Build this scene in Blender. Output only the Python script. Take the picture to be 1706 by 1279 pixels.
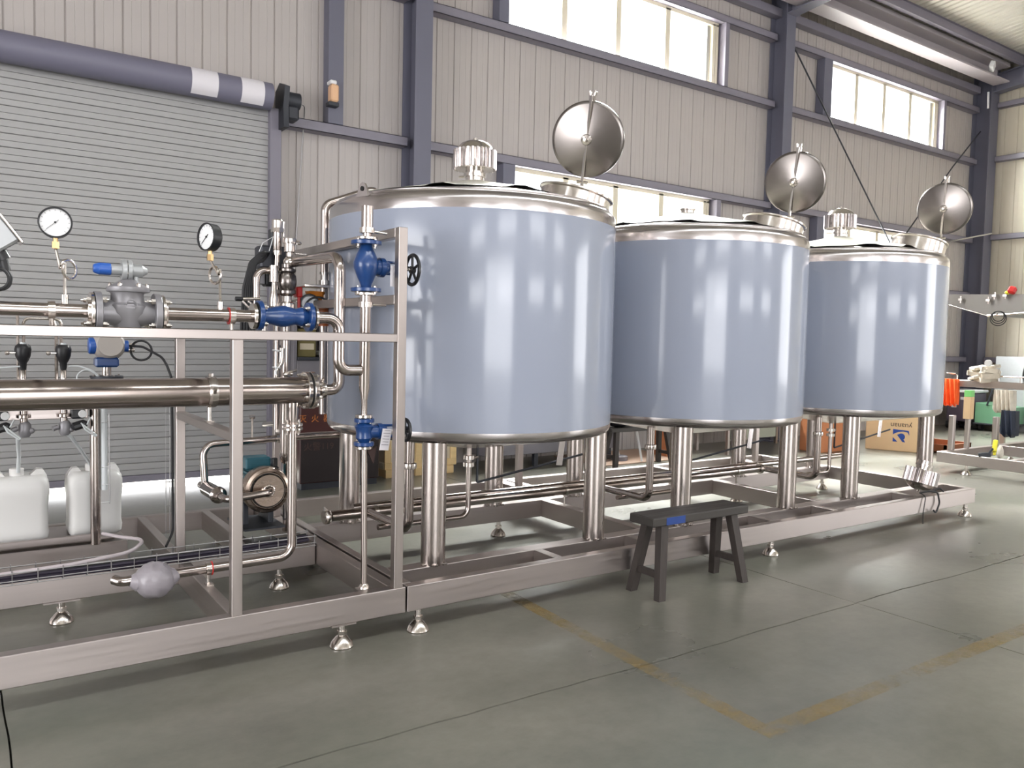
import bpy, bmesh, math, random
from mathutils import Vector, Matrix, Euler

random.seed(7)
R = math.radians
PI = math.pi
for o in list(bpy.data.objects):
    bpy.data.objects.remove(o, do_unlink=True)
scene = bpy.context.scene
COL = scene.collection

# ------------------------------------------------------------------ camera
F_PX, W_PX = 1344.42, 1706.0
yaw, pitch, roll = R(34.5715), R(3.21347), R(-1.30042)
fwd = Vector((math.sin(yaw) * math.cos(pitch), math.cos(yaw) * math.cos(pitch), -math.sin(pitch)))
rgt0 = Vector((math.cos(yaw), -math.sin(yaw), 0))
dwn0 = -rgt0.cross(fwd)
rgt = rgt0 * math.cos(roll) + dwn0 * math.sin(roll)
dwn = -rgt0 * math.sin(roll) + dwn0 * math.cos(roll)
cam_data = bpy.data.cameras.new('camera')
cam = bpy.data.objects.new('camera', cam_data)
COL.objects.link(cam)
M = Matrix((rgt, -dwn, -fwd)).transposed().to_4x4()
M.translation = Vector((0, 0, 1.45))
cam.matrix_world = M
cam_data.sensor_fit = 'HORIZONTAL'
cam_data.sensor_width = 36.0
cam_data.lens = 36.0 * F_PX / W_PX
cam_data.clip_start, cam_data.clip_end = 0.05, 200
scene.camera = cam

# ------------------------------------------------------------------ world, exposure, daylight
world = bpy.data.worlds.new('sky')
scene.world = world
world.use_nodes = True
bg = world.node_tree.nodes['Background']
bg.inputs['Color'].default_value = (0.98, 0.985, 1.0, 1)
bg.inputs['Strength'].default_value = 3.0
vs = scene.view_settings
vs.view_transform = 'Standard'
vs.look = 'None'
vs.gamma = 1.0
vs.use_curve_mapping = False
vs.exposure = 0.82
scene.cycles.max_bounces = 10
scene.cycles.glossy_bounces = 6
scene.cycles.diffuse_bounces = 6
scene.cycles.transparent_max_bounces = 12
scene.cycles.sample_clamp_indirect = 6.0
scene.cycles.caustics_reflective = False
scene.cycles.caustics_refractive = False

SKY_IN = 7.0            # radiance of the overcast sky seen through the windows
def daylight(name, c, sx, sy, rot, rad, col=(1.0, 0.985, 0.99)):
    l = bpy.data.lights.new(name, 'AREA')
    l.shape = 'RECTANGLE'
    l.size, l.size_y = sx, sy
    l.energy = rad * PI * sx * sy
    l.color = col
    o = bpy.data.objects.new(name, l)
    COL.objects.link(o)
    o.location = c
    o.rotation_euler = rot
    return o
YB, YF, XR, XL = 8.0, -10.0, 16.4, -9.0        # inner faces of the hall's walls
WIN_B = [(5.27, 8.75, 5.06, 5.90), (5.40, 8.68, 2.62, 3.45), (11.40, 14.62, 5.06, 5.90), (11.36, 14.60, 2.62, 3.42)]
WIN_F = [(x, x + 3.4, z, z + 0.85) for x in (-6.9, -0.8, 5.3, 11.4) for z in (2.62, 5.06)]
for i, (x0, x1, z0, z1) in enumerate(WIN_B):
    daylight('daylight_window', ((x0 + x1) / 2, YB + 0.45, (z0 + z1) / 2), x1 - x0 + 0.3, z1 - z0 + 0.3, (R(-90), 0, 0), SKY_IN)
for i, (x0, x1, z0, z1) in enumerate(WIN_F):
    daylight('daylight_window', ((x0 + x1) / 2, YF - 0.45, (z0 + z1) / 2), x1 - x0, z1 - z0, (R(90), 0, 0), SKY_IN * 0.38)
DOOR_F = (-3.2, 2.2, 0.0, 4.2)                  # the open goods door behind the photographer
daylight('daylight_open_door', ((DOOR_F[0] + DOOR_F[1]) / 2, YF - 0.5, 2.1), DOOR_F[1] - DOOR_F[0], 4.2, (R(90), 0, 0), 1.7)
daylight('daylight_end_door', (XR + 0.5, -4.0, 2.1), 4.2, 5.0, (R(90), 0, R(90)), 1.6)
daylight('left_fill_lamp', (XL - 0.5, 1.0, 2.3), 4.6, 7.0, (R(90), 0, R(-90)), 3.4)  # unseen fill lamp added to lift the tanks' left sides
daylight('daylight_hazy_sun_glow', (10.5, 11.6, 10.3), 17.0, 5.6, (R(-55), 0, 0), 165.0, (1.0, 0.985, 0.965))
daylight('top_fill_lamp', (5.5, -1.5, 8.05), 14.0, 1.0, (0, 0, 0), 8.0)  # unseen lamp added over the roof for top light on tanks and rails

# ------------------------------------------------------------------ materials
def lin(c):
    out = []
    for v in c[:3]:
        v /= 255.0
        out.append(v / 12.92 if v <= 0.04045 else ((v + 0.055) / 1.055) ** 2.4)
    return (*out, 1.0)
MATS = {}
def mat(name, col, rough=0.5, metal=0.0, var=0.0, scale=(6, 6, 6), rvar=0.0, bump=0.0, coat=0.0, alpha=None, trans=0.0, spec=None, detail=3.0):
    m = bpy.data.materials.new(name)
    m.use_nodes = True
    nt = m.node_tree
    b = nt.nodes['Principled BSDF']
    c = lin(col)
    b.inputs['Base Color'].default_value = c
    b.inputs['Roughness'].default_value = rough
    b.inputs['Metallic'].default_value = metal
    if coat:
        b.inputs['Coat Weight'].default_value = coat
        b.inputs['Coat Roughness'].default_value = 0.08
    if trans:
        b.inputs['Transmission Weight'].default_value = trans
    if spec is not None:
        b.inputs['Specular IOR Level'].default_value = spec
    if var or rvar or bump:
        tc = nt.nodes.new('ShaderNodeTexCoord')
        mp = nt.nodes.new('ShaderNodeMapping')
        mp.inputs['Scale'].default_value = scale
        nz = nt.nodes.new('ShaderNodeTexNoise')
        nz.inputs['Scale'].default_value = 1.0
        nz.inputs['Detail'].default_value = detail
        nt.links.new(tc.outputs['Object'], mp.inputs['Vector'])
        nt.links.new(mp.outputs['Vector'], nz.inputs['Vector'])
        if var:
            mx = nt.nodes.new('ShaderNodeMix')
            mx.data_type = 'RGBA'
            mx.inputs[6].default_value = tuple(v * (1 - var) for v in c[:3]) + (1,)
            mx.inputs[7].default_value = tuple(min(1, v * (1 + var)) for v in c[:3]) + (1,)
            nt.links.new(nz.outputs['Fac'], mx.inputs[0])
            nt.links.new(mx.outputs[2], b.inputs['Base Color'])
        if rvar:
            mr = nt.nodes.new('ShaderNodeMapRange')
            mr.inputs['From Min'].default_value = 0.3
            mr.inputs['From Max'].default_value = 0.7
            mr.inputs['To Min'].default_value = max(0.02, rough - rvar)
            mr.inputs['To Max'].default_value = rough + rvar
            nt.links.new(nz.outputs['Fac'], mr.inputs['Value'])
            nt.links.new(mr.outputs['Result'], b.inputs['Roughness'])
        if bump:
            bp = nt.nodes.new('ShaderNodeBump')
            bp.inputs['Strength'].default_value = bump
            bp.inputs['Distance'].default_value = 0.004
            nt.links.new(nz.outputs['Fac'], bp.inputs['Height'])
            nt.links.new(bp.outputs['Normal'], b.inputs['Normal'])
    MATS[name] = m
    return m

m_beam = mat('brushed_steel_beam', (184, 175, 172), 0.36, 1.0, var=0.06, scale=(1.5, 60, 60), rvar=0.06, bump=0.03)
m_beamy = mat('brushed_steel_cross_beam', (178, 170, 166), 0.42, 1.0, var=0.06, scale=(60, 1.5, 60), rvar=0.06, bump=0.03)
m_post = mat('brushed_steel_post', (180, 171, 167), 0.38, 1.0, var=0.06, scale=(60, 60, 1.5), rvar=0.06, bump=0.03)
m_pipe = mat('polished_steel_pipe', (186, 176, 171), 0.17, 1.0, rvar=0.04, scale=(8, 8, 8))
m_shell = mat('polished_steel_shell', (176, 165, 159), 0.2, 1.0, rvar=0.04, scale=(3, 20, 20))
m_leg = mat('satin_steel_leg', (184, 175, 170), 0.26, 1.0, rvar=0.05, scale=(60, 60, 1.5), bump=0.02)
m_band = mat('satin_steel_band', (206, 200, 200), 0.22, 1.0, rvar=0.05, scale=(4, 4, 60))
m_clamp = mat('bright_cast_steel', (215, 208, 202), 0.2, 1.0, rvar=0.06, scale=(40, 40, 40))
m_lid = mat('spun_steel_lid', (132, 126, 123), 0.27, 1.0)
m_film = mat('blue_grey_protective_film', (150, 156, 172), 0.12, 0.0, var=0.03, scale=(1.2, 1.2, 0.5), spec=0.5)
m_cream = mat('cream_plastic_sheet', (192, 190, 178), 0.4, 0.1, var=0.04, scale=(6, 6, 6), rvar=0.08, bump=0.2)
m_cast = mat('grey_painted_casting', (140, 138, 142), 0.42, 0.3, var=0.08, scale=(30, 30, 30), bump=0.1)
m_castl = mat('light_grey_casting', (168, 170, 172), 0.4, 0.3, var=0.06, scale=(30, 30, 30))
m_blue = mat('blue_valve_enamel', (24, 62, 118), 0.32, 0.0, var=0.12, scale=(25, 25, 25), bump=0.08, coat=0.3)
m_bluecap = mat('blue_plastic_cap', (44, 92, 176), 0.35, 0.0, var=0.05)
m_black = mat('black_plastic', (26, 26, 30), 0.4, 0.0)
m_rubber = mat('black_rubber', (32, 32, 35), 0.6, 0.0)
m_brass = mat('brass', (204, 172, 126), 0.32, 0.9)
m_white = mat('white_dial', (232, 232, 234), 0.4, 0.0)
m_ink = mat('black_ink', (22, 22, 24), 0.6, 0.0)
m_redp = mat('red_paint', (196, 40, 38), 0.4, 0.0)
m_jug = mat('milky_white_plastic', (212, 210, 208), 0.38, 0.0, var=0.03, scale=(4, 4, 4))
m_hose = mat('clear_hose', (204, 208, 210), 0.3, 0.0)
m_dome = mat('beige_grey_housing', (176, 168, 162), 0.35, 0.0, var=0.03)
m_teal = mat('teal_motor_paint', (38, 92, 106), 0.4, 0.1, var=0.1, scale=(20, 20, 20))
m_pump = mat('bronze_tinted_steel', (176, 160, 148), 0.25, 1.0, rvar=0.06, scale=(10, 10, 40))
m_wood = mat('dark_weathered_wood', (56, 52, 49), 0.55, 0.0, var=0.35, scale=(3, 40, 40), rvar=0.1, bump=0.3)
m_woodl = mat('dark_weathered_wood_leg', (54, 47, 44), 0.6, 0.0, var=0.35, scale=(40, 40, 4), bump=0.3)
m_bluepaint = mat('blue_paint_smear', (32, 62, 128), 0.5, 0.0, var=0.2, scale=(20, 20, 20))
m_pine = mat('pine_board', (226, 196, 142), 0.55, 0.0, var=0.12, scale=(4, 30, 30), bump=0.1)
m_ply = mat('plywood', (204, 192, 168), 0.6, 0.0, var=0.08, scale=(8, 8, 3))
m_card = mat('brown_cardboard', (204, 172, 134), 0.7, 0.0, var=0.06, scale=(5, 5, 5))
m_cardo = mat('orange_brown_cardboard', (190, 122, 82), 0.7, 0.0, var=0.08, scale=(5, 5, 5))
m_blueprint = mat('blue_print', (28, 62, 138), 0.6, 0.0)
m_column = mat('blue_grey_steel_paint', (104, 104, 119), 0.5, 0.0, var=0.05, scale=(4, 4, 4))
m_girt = mat('mauve_grey_steel_paint', (128, 124, 136), 0.5, 0.0, var=0.05, scale=(4, 4, 4))
m_panel = mat('warm_grey_wall_sheet', (180, 173, 170), 0.5, 0.0, var=0.04, scale=(0.6, 0.6, 0.3))
m_panelr = mat('cream_wall_sheet', (196, 188, 172), 0.5, 0.0, var=0.04, scale=(0.6, 0.6, 0.3))
m_roof = mat('pale_roof_sheet', (190, 186, 176), 0.45, 0.0, var=0.05, scale=(0.6, 0.4, 0.6))
m_frame = mat('cream_window_frame', (214, 206, 184), 0.4, 0.0)
m_slat = mat('grey_shutter_slat', (164, 163, 163), 0.5, 0.1, var=0.04, scale=(0.6, 4, 4))
m_dark = mat('dark_steel', (58, 60, 66), 0.5, 0.4)
m_maroon = mat('maroon_cabinet_paint', (66, 30, 28), 0.4, 0.0, var=0.08)
m_orange = mat('orange_lettering', (190, 112, 52), 0.5, 0.0)
m_greyp = mat('grey_cabinet_paint', (120, 116, 122), 0.5, 0.0, var=0.05)
m_green = mat('green_cart_paint', (104, 150, 118), 0.45, 0.0, var=0.06)
m_orcloth = mat('orange_cloth', (250, 96, 34), 0.8, 0.0, var=0.15, scale=(20, 20, 6))
m_cloth = mat('off_white_cloth', (214, 206, 192), 0.85, 0.0, var=0.15, scale=(14, 14, 14))
m_yellow = mat('yellow_plastic', (232, 222, 60), 0.5, 0.0)
m_navy = mat('navy_bag', (30, 38, 56), 0.6, 0.0, var=0.2)
m_purple = mat('purple_grey_housing', (98, 88, 104), 0.45, 0.0)
m_paper = mat('white_paper_tag', (226, 222, 228), 0.6, 0.0)
m_eave = mat('pale_mauve_steel_paint', (172, 166, 170), 0.45, 0.0, var=0.05, scale=(1, 4, 4))
m_hop = mat('dull_stainless_sheet', (150, 145, 142), 0.5, 0.6, var=0.05, scale=(3, 3, 3))
m_ground = mat('outside_concrete', (190, 188, 182), 0.8, 0.0)
m_mesh = mat('galvanised_wire', (178, 176, 178), 0.32, 0.9)
m_cable = mat('purple_black_cable', (48, 42, 58), 0.5, 0.0)
m_pinkc = mat('pale_cable', (196, 186, 190), 0.5, 0.0)

def glass_mat():
    m = bpy.data.materials.new('window_glass')
    m.use_nodes = True
    nt = m.node_tree
    nt.nodes.clear()
    out = nt.nodes.new('ShaderNodeOutputMaterial')
    mx = nt.nodes.new('ShaderNodeMixShader')
    tr = nt.nodes.new('ShaderNodeBsdfTransparent')
    gl = nt.nodes.new('ShaderNodeBsdfGlossy')
    gl.inputs['Roughness'].default_value = 0.05
    tr.inputs['Color'].default_value = (0.95, 0.97, 0.97, 1)
    mx.inputs[0].default_value = 0.07
    nt.links.new(tr.outputs[0], mx.inputs[1])
    nt.links.new(gl.outputs[0], mx.inputs[2])
    nt.links.new(mx.outputs[0], out.inputs['Surface'])
    return m
m_glass = glass_mat()

def floor_mat():
    m = bpy.data.materials.new('stained_concrete')
    m.use_nodes = True
    nt = m.node_tree
    N, L = nt.nodes, nt.links
    b = N['Principled BSDF']
    tc = N.new('ShaderNodeTexCoord')
    def noise(sc, det, rough=0.55):
        mp = N.new('ShaderNodeMapping')
        mp.inputs['Scale'].default_value = sc
        L.new(tc.outputs['Object'], mp.inputs['Vector'])
        n = N.new('ShaderNodeTexNoise')
        n.inputs['Scale'].default_value = 1.0
        n.inputs['Detail'].default_value = det
        n.inputs['Roughness'].default_value = rough
        L.new(mp.outputs['Vector'], n.inputs['Vector'])
        return n
    n1 = noise((0.9, 1.3, 1), 5, 0.5)
    n2 = noise((11, 13, 1), 5, 0.7)
    n3 = noise((0.5, 0.45, 1), 2)
    r1 = N.new('ShaderNodeValToRGB')
    e = r1.color_ramp.elements
    e[0].position, e[0].color = 0.34, lin((104, 103, 95))
    e[1].position, e[1].color = 0.68, lin((130, 127, 118))
    L.new(n1.outputs['Fac'], r1.inputs['Fac'])
    r2 = N.new('ShaderNodeValToRGB')
    e = r2.color_ramp.elements
    e[0].position, e[0].color = 0.30, (0.72, 0.72, 0.70, 1)
    e[1].position, e[1].color = 0.62, (1.08, 1.07, 1.05, 1)
    L.new(n2.outputs['Fac'], r2.inputs['Fac'])
    mx = N.new('ShaderNodeMix')
    mx.data_type, mx.blend_type = 'RGBA', 'MULTIPLY'
    mx.inputs[0].default_value = 0.5
    L.new(r1.outputs['Color'], mx.inputs[6])
    L.new(r2.outputs['Color'], mx.inputs[7])
    mg = N.new('ShaderNodeMix')
    mg.data_type = 'RGBA'
    mg.inputs[7].default_value = lin((100, 107, 94))
    mr = N.new('ShaderNodeMapRange')
    mr.inputs['From Min'].default_value, mr.inputs['From Max'].default_value = 0.5, 0.7
    mr.inputs['To Max'].default_value = 0.45
    L.new(n3.outputs['Fac'], mr.inputs['Value'])
    L.new(mr.outputs['Result'], mg.inputs[0])
    L.new(mx.outputs[2], mg.inputs[6])
    L.new(mg.outputs[2], b.inputs['Base Color'])
    rr = N.new('ShaderNodeMapRange')
    rr.inputs['From Min'].default_value, rr.inputs['From Max'].default_value = 0.3, 0.7
    rr.inputs['To Min'].default_value, rr.inputs['To Max'].default_value = 0.26, 0.38
    L.new(n1.outputs['Fac'], rr.inputs['Value'])
    L.new(rr.outputs['Result'], b.inputs['Roughness'])
    bp = N.new('ShaderNodeBump')
    bp.inputs['Strength'].default_value = 0.12
    bp.inputs['Distance'].default_value = 0.003
    L.new(n2.outputs['Fac'], bp.inputs['Height'])
    L.new(bp.outputs['Normal'], b.inputs['Normal'])
    return m
m_floor = floor_mat()

def worn_paint():
    m = bpy.data.materials.new('worn_yellow_paint')
    m.use_nodes = True
    nt = m.node_tree
    N, L = nt.nodes, nt.links
    b = N['Principled BSDF']
    b.inputs['Base Color'].default_value = lin((166, 138, 80))
    b.inputs['Roughness'].default_value = 0.55
    tc = N.new('ShaderNodeTexCoord')
    n = N.new('ShaderNodeTexNoise')
    n.inputs['Scale'].default_value = 22
    n.inputs['Detail'].default_value = 6
    n.inputs['Roughness'].default_value = 0.7
    L.new(tc.outputs['Object'], n.inputs['Vector'])
    n2 = N.new('ShaderNodeTexNoise')
    n2.inputs['Scale'].default_value = 1.6
    n2.inputs['Detail'].default_value = 2
    L.new(tc.outputs['Object'], n2.inputs['Vector'])
    ad = N.new('ShaderNodeMath')
    ad.operation = 'ADD'
    L.new(n.outputs['Fac'], ad.inputs[0])
    L.new(n2.outputs['Fac'], ad.inputs[1])
    mr = N.new('ShaderNodeMapRange')
    mr.inputs['From Min'].default_value, mr.inputs['From Max'].default_value = 0.85, 1.2
    mr.inputs['To Min'].default_value, mr.inputs['To Max'].default_value = 0.0, 0.5
    L.new(ad.outputs[0], mr.inputs['Value'])
    L.new(mr.outputs['Result'], b.inputs['Alpha'])
    return m
m_line = worn_paint()
m_joint = mat('dark_floor_joint', (46, 44, 40), 0.9, 0.0)

# ------------------------------------------------------------------ mesh helpers
BEVS = 1
def nb():
    return bmesh.new()
def box(bm, x0, x1, y0, y1, z0, z1, bev=0.0):
    r = bmesh.ops.create_cube(bm, size=1.0)
    vs_ = r['verts']
    for v in vs_:
        v.co = Vector((x0 + (v.co.x + 0.5) * (x1 - x0), y0 + (v.co.y + 0.5) * (y1 - y0), z0 + (v.co.z + 0.5) * (z1 - z0)))
    if bev:
        es = {e for v in vs_ for e in v.link_edges}
        bmesh.ops.bevel(bm, geom=list(es), offset=bev, segments=BEVS, affect='EDGES', profile=0.5)
    return bm
def obox(bm, c, s, rot=None, bev=0.0):
    r = bmesh.ops.create_cube(bm, size=1.0)
    vs_ = r['verts']
    q = rot if rot is not None else Matrix.Identity(3)
    if isinstance(q, (tuple, list)):
        q = Euler(q).to_matrix()
    for v in vs_:
        v.co = Vector(c) + q @ Vector((v.co.x * s[0], v.co.y * s[1], v.co.z * s[2]))
    if bev:
        es = {e for v in vs_ for e in v.link_edges}
        bmesh.ops.bevel(bm, geom=list(es), offset=bev, segments=BEVS, affect='EDGES', profile=0.5)
    return bm
def frame_of(d):
    d = d.normalized()
    a = Vector((0, 0, 1)) if abs(d.z) < 0.9 else Vector((1, 0, 0))
    u = a.cross(d).normalized()
    return u, d.cross(u)
def bar(bm, p0, p1, w, h, bev=0.0):
    p0, p1 = Vector(p0), Vector(p1)
    d = (p1 - p0)
    u, v = frame_of(d)
    rot = Matrix((d.normalized(), u, v)).transposed()
    return obox(bm, (p0 + p1) / 2, (d.length, w, h), rot, bev)
def ring_faces(bm, rings, close=True):
    n = len(rings[0])
    for a, b in zip(rings, rings[1:]):
        for i in range(n if close else n - 1):
            j = (i + 1) % n
            if a[i] is a[j]:
                vs_ = [a[i], b[j], b[i]]
            elif b[i] is b[j]:
                vs_ = [a[i], a[j], b[i]]
            else:
                vs_ = [a[i], a[j], b[j], b[i]]
            try:
                bm.faces.new(vs_)
            except ValueError:
                pass
def cyl(bm, p0, p1, r, n=20, r2=None, caps=True):
    p0, p1 = Vector(p0), Vector(p1)
    u, v = frame_of(p1 - p0)
    r2 = r if r2 is None else r2
    A = [bm.verts.new(p0 + (u * math.cos(2 * PI * i / n) + v * math.sin(2 * PI * i / n)) * r) for i in range(n)]
    B = [bm.verts.new(p1 + (u * math.cos(2 * PI * i / n) + v * math.sin(2 * PI * i / n)) * r2) for i in range(n)]
    ring_faces(bm, [A, B])
    if caps:
        bm.faces.new(list(reversed(A)))
        bm.faces.new(B)
    return bm
def fillet(pts, rad, seg=7):
    pts = [Vector(p) for p in pts]
    if not rad or len(pts) < 3:
        return pts
    out = [pts[0]]
    for a, b, c in zip(pts, pts[1:], pts[2:]):
        d1, d2 = (a - b), (c - b)
        l1, l2 = d1.length, d2.length
        d1.normalize(); d2.normalize()
        ang = d1.angle(d2)
        if ang > PI - 0.02:
            out.append(b)
            continue
        t = min(rad / math.tan(ang / 2), l1 * 0.49, l2 * 0.49)
        rr = t * math.tan(ang / 2)
        cen = b + (d1 + d2).normalized() * (rr / math.sin(ang / 2))
        s, e = b + d1 * t - cen, b + d2 * t - cen
        tot = s.angle(e)
        ax = s.cross(e).normalized()
        for k in range(seg + 1):
            out.append(cen + Matrix.Rotation(tot * k / seg, 3, ax) @ s)
    out.append(pts[-1])
    return out
def tube(bm, pts, r, rad=0.0, n=14, caps=True, seg=7, closed=False):
    P = fillet(pts, rad, seg)
    m = len(P)
    tang = []
    for i in range(m):
        if closed:
            t = P[(i + 1) % m] - P[i - 1]
        else:
            t = P[min(i + 1, m - 1)] - P[max(i - 1, 0)]
        tang.append(t.normalized())
    u, v = frame_of(tang[0])
    rings = []
    for i in range(m):
        if i:
            q = tang[i - 1].rotation_difference(tang[i])
            u = q @ u
        w = tang[i].cross(u).normalized()
        u = w.cross(tang[i]).normalized()
        rr = r[i] if isinstance(r, (list, tuple)) else r
        rings.append([bm.verts.new(P[i] + (u * math.cos(2 * PI * k / n) + w * math.sin(2 * PI * k / n)) * rr) for k in range(n)])
    if closed:
        rings.append(rings[0])
    ring_faces(bm, rings)
    if caps and not closed:
        bm.faces.new(list(reversed(rings[0])))
        bm.faces.new(rings[-1])
    return bm
def lathe(bm, prof, o=(0, 0, 0), axis=(0, 0, 1), n=48, wob=None):
    o, ax = Vector(o), Vector(axis).normalized()
    if ax.z > 0.999:
        u, v = Vector((1, 0, 0)), Vector((0, 1, 0))
    else:
        u, v = frame_of(ax)
    rings = []
    for r, z in prof:
        if r < 1e-6:
            c = bm.verts.new(o + ax * z)
            rings.append([c] * n)
        else:
            rings.append([bm.verts.new(o + ax * z + (u * math.cos(2 * PI * i / n) + v * math.sin(2 * PI * i / n)) * (r * (wob(i) if wob else 1))) for i in range(n)])
    ring_faces(bm, rings)
    return bm
def torus(bm, c, axis, RR, r, n=32, m=10):
    u, v = frame_of(Vector(axis))
    pts = [Vector(c) + (u * math.cos(2 * PI * i / n) + v * math.sin(2 * PI * i / n)) * RR for i in range(n)]
    return tube(bm, pts, r, n=m, closed=True)
def sph(bm, c, r, s=(1, 1, 1), n=20, noise=0.0, rot=None):
    g = bmesh.ops.create_uvsphere(bm, u_segments=n, v_segments=max(8, n // 2), radius=1.0)
    for v in g['verts']:
        k = 1 + (random.uniform(-noise, noise) if noise else 0)
        p = Vector((v.co.x * r * s[0], v.co.y * r * s[1], v.co.z * r * s[2])) * k
        if rot is not None:
            p = rot @ p
        v.co = Vector(c) + p
    return bm
def prism(bm, pts, depth):
    """pts: 3D loop; extruded by the vector depth."""
    A = [bm.verts.new(Vector(p)) for p in pts]
    B = [bm.verts.new(Vector(p) + Vector(depth)) for p in pts]
    ring_faces(bm, [A, B])
    bm.faces.new(list(reversed(A)))
    bm.faces.new(B)
    return bm

# ------------------------------------------------------------------ object helpers
OFF = {}
SHAPES = {}
def finish(bm, name, m, smooth=True):
    bmesh.ops.recalc_face_normals(bm, faces=bm.faces[:])
    me = bpy.data.meshes.new(name)
    bm.to_mesh(me)
    bm.free()
    if smooth:
        me.shade_smooth()
        me.set_sharp_from_angle(angle=R(35))
    me.materials.append(m)
    return me
def thing(name, label, cat, loc, group=None):
    o = bpy.data.objects.new(name, None)
    o.empty_display_size = 0.05
    COL.objects.link(o)
    o.location = loc
    OFF[o] = Vector(loc)
    o['label'], o['category'] = label, cat
    if group:
        o['group'] = group
    return o
def part(name, bm, m, parent, label=None, kind=None, smooth=True):
    off = OFF[parent]
    for v in bm.verts:
        v.co -= off
    o = bpy.data.objects.new(name, finish(bm, name, m, smooth))
    COL.objects.link(o)
    o.parent = parent
    OFF[o] = off
    if label:
        o['label'] = label
    if kind:
        o['kind'] = kind
    return o
def solo(name, bm, m, label, cat, loc, group=None, smooth=True):
    for v in bm.verts:
        v.co -= Vector(loc)
    o = bpy.data.objects.new(name, finish(bm, name, m, smooth))
    COL.objects.link(o)
    o.location = loc
    OFF[o] = Vector(loc)
    o['label'], o['category'] = label, cat
    if group:
        o['group'] = group
    return o
def struct(name, bm, m, label=None, loc=(0, 0, 0)):
    o = solo(name, bm, m, label or name, 'setting', loc)
    del o['category']
    if not label:
        del o['label']
    o['kind'] = 'structure'
    return o
def piece(name, me, parent, loc, rot=None, scale=None, label=None):
    """one of many alike pieces that share a mesh; loc in the world"""
    o = bpy.data.objects.new(name, me)
    COL.objects.link(o)
    o.parent = parent
    o.location = Vector(loc) - OFF[parent]
    if rot is not None:
        if isinstance(rot, Matrix):
            o.rotation_euler = rot.to_euler()
        else:
            o.rotation_euler = rot
    if scale:
        o.scale = scale
    OFF[o] = Vector(loc)
    if label:
        o['label'] = label
    return o
def rot_z_to(d):
    return Vector((0, 0, 1)).rotation_difference(Vector(d).normalized()).to_matrix()
def text(name, body, size, m, parent, origin, xdir, ydir, depth=0.002, label=None):
    cu = bpy.data.curves.new(name, 'FONT')
    cu.body = body
    cu.size = size
    cu.extrude = depth
    cu.align_x, cu.align_y = 'CENTER', 'CENTER'
    cu.resolution_u = 2
    t = bpy.data.objects.new('text_tmp', cu)
    COL.objects.link(t)
    bpy.context.view_layer.update()
    me = bpy.data.meshes.new_from_object(t.evaluated_get(bpy.context.evaluated_depsgraph_get()))
    bpy.data.objects.remove(t, do_unlink=True)
    xd, yd = Vector(xdir).normalized(), Vector(ydir).normalized()
    mm = Matrix((xd, yd, xd.cross(yd))).transposed()
    off = OFF[parent]
    for v in me.vertices:
        v.co = mm @ v.co + Vector(origin) - off
    me.materials.clear()
    me.materials.append(m)
    o = bpy.data.objects.new(name, me)
    COL.objects.link(o)
    o.parent = parent
    OFF[o] = off
    if label:
        o['label'] = label
    return o
def smesh(key, fn, m):
    if key not in SHAPES:
        b = nb()
        fn(b)
        SHAPES[key] = finish(b, key, m)
    return SHAPES[key]

# ================================================================== THE SETTING
# ---- floor: concrete slabs with cracked joints
root = struct('floor', box(nb(), XL - 0.2, XR + 0.4, YF - 0.2, YB + 0.35, -0.2, -0.025), m_joint, 'stained grey green concrete factory floor')
xs_, ys_ = [XL, -3.9, 0.13, 4.18, 10.2, XR], [YF, -3.5, 2.58, YB + 0.3]
def jit(a, b, k, amp=0.012):
    rnd = random.Random(k)
    n = max(4, int((Vector(b) - Vector(a)).length / 0.12))
    d = (Vector(b) - Vector(a)).normalized()
    nn = Vector((-d.y, d.x, 0))
    out, w = [], 0.0
    for i in range(n):
        w = w * 0.7 + rnd.uniform(-amp, amp) * 0.6
        out.append(Vector(a).lerp(Vector(b), i / n) + (nn * w if i else Vector((0, 0, 0))))
    return out
def edge(i, j, hor):
    if hor:
        return jit((xs_[i], ys_[j], 0), (xs_[i + 1], ys_[j], 0), 31 * i + j) + [Vector((xs_[i + 1], ys_[j], 0))]
    return jit((xs_[i], ys_[j], 0), (xs_[i], ys_[j + 1], 0), 977 + 31 * i + j, 0.005) + [Vector((xs_[i], ys_[j + 1], 0))]
for i in range(len(xs_) - 1):
    for j in range(len(ys_) - 1):
        g, gx = 0.005, 0.0034
        bo = [p + Vector((0, g, 0)) for p in edge(i, j, True)]
        to = [p - Vector((0, g, 0)) for p in edge(i, j + 1, True)]
        le = [p + Vector((gx, 0, 0)) for p in edge(i, j, False)]
        ri = [p - Vector((gx, 0, 0)) for p in edge(i + 1, j, False)]
        loop = bo[:-1] + ri[:-1] + list(reversed(to))[:-1] + list(reversed(le))[:-1]
        bm = nb()
        A = [bm.verts.new(p) for p in loop]
        B = [bm.verts.new(p - Vector((0, 0, 0.024))) for p in loop]
        bm.faces.new(A)
        ring_faces(bm, [B, A])
        part('floor_slab', bm, m_floor, root, smooth=False)
def paint(p, q, w):
    p, q = Vector((*p, 0.0012)), Vector((*q, 0.0012))
    d = (q - p).normalized()
    nn = Vector((-d.y, d.x, 0)) * w / 2
    bm = nb()
    bm.faces.new([bm.verts.new(v) for v in (p - nn, q - nn, q + nn, p + nn)])
    part('painted_line', bm, m_line, root, label='worn yellow line painted on the concrete')
paint((2.60, 4.6), (2.49, 1.90), 0.085)
paint((2.45, 1.87), (9.5, 1.87), 0.085)
struct('outside_ground', box(nb(), XL, XR + 6, YB + 0.36, YB + 14, -0.2, -0.04), m_ground, 'sunlit concrete apron outside the shutter door')

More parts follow.
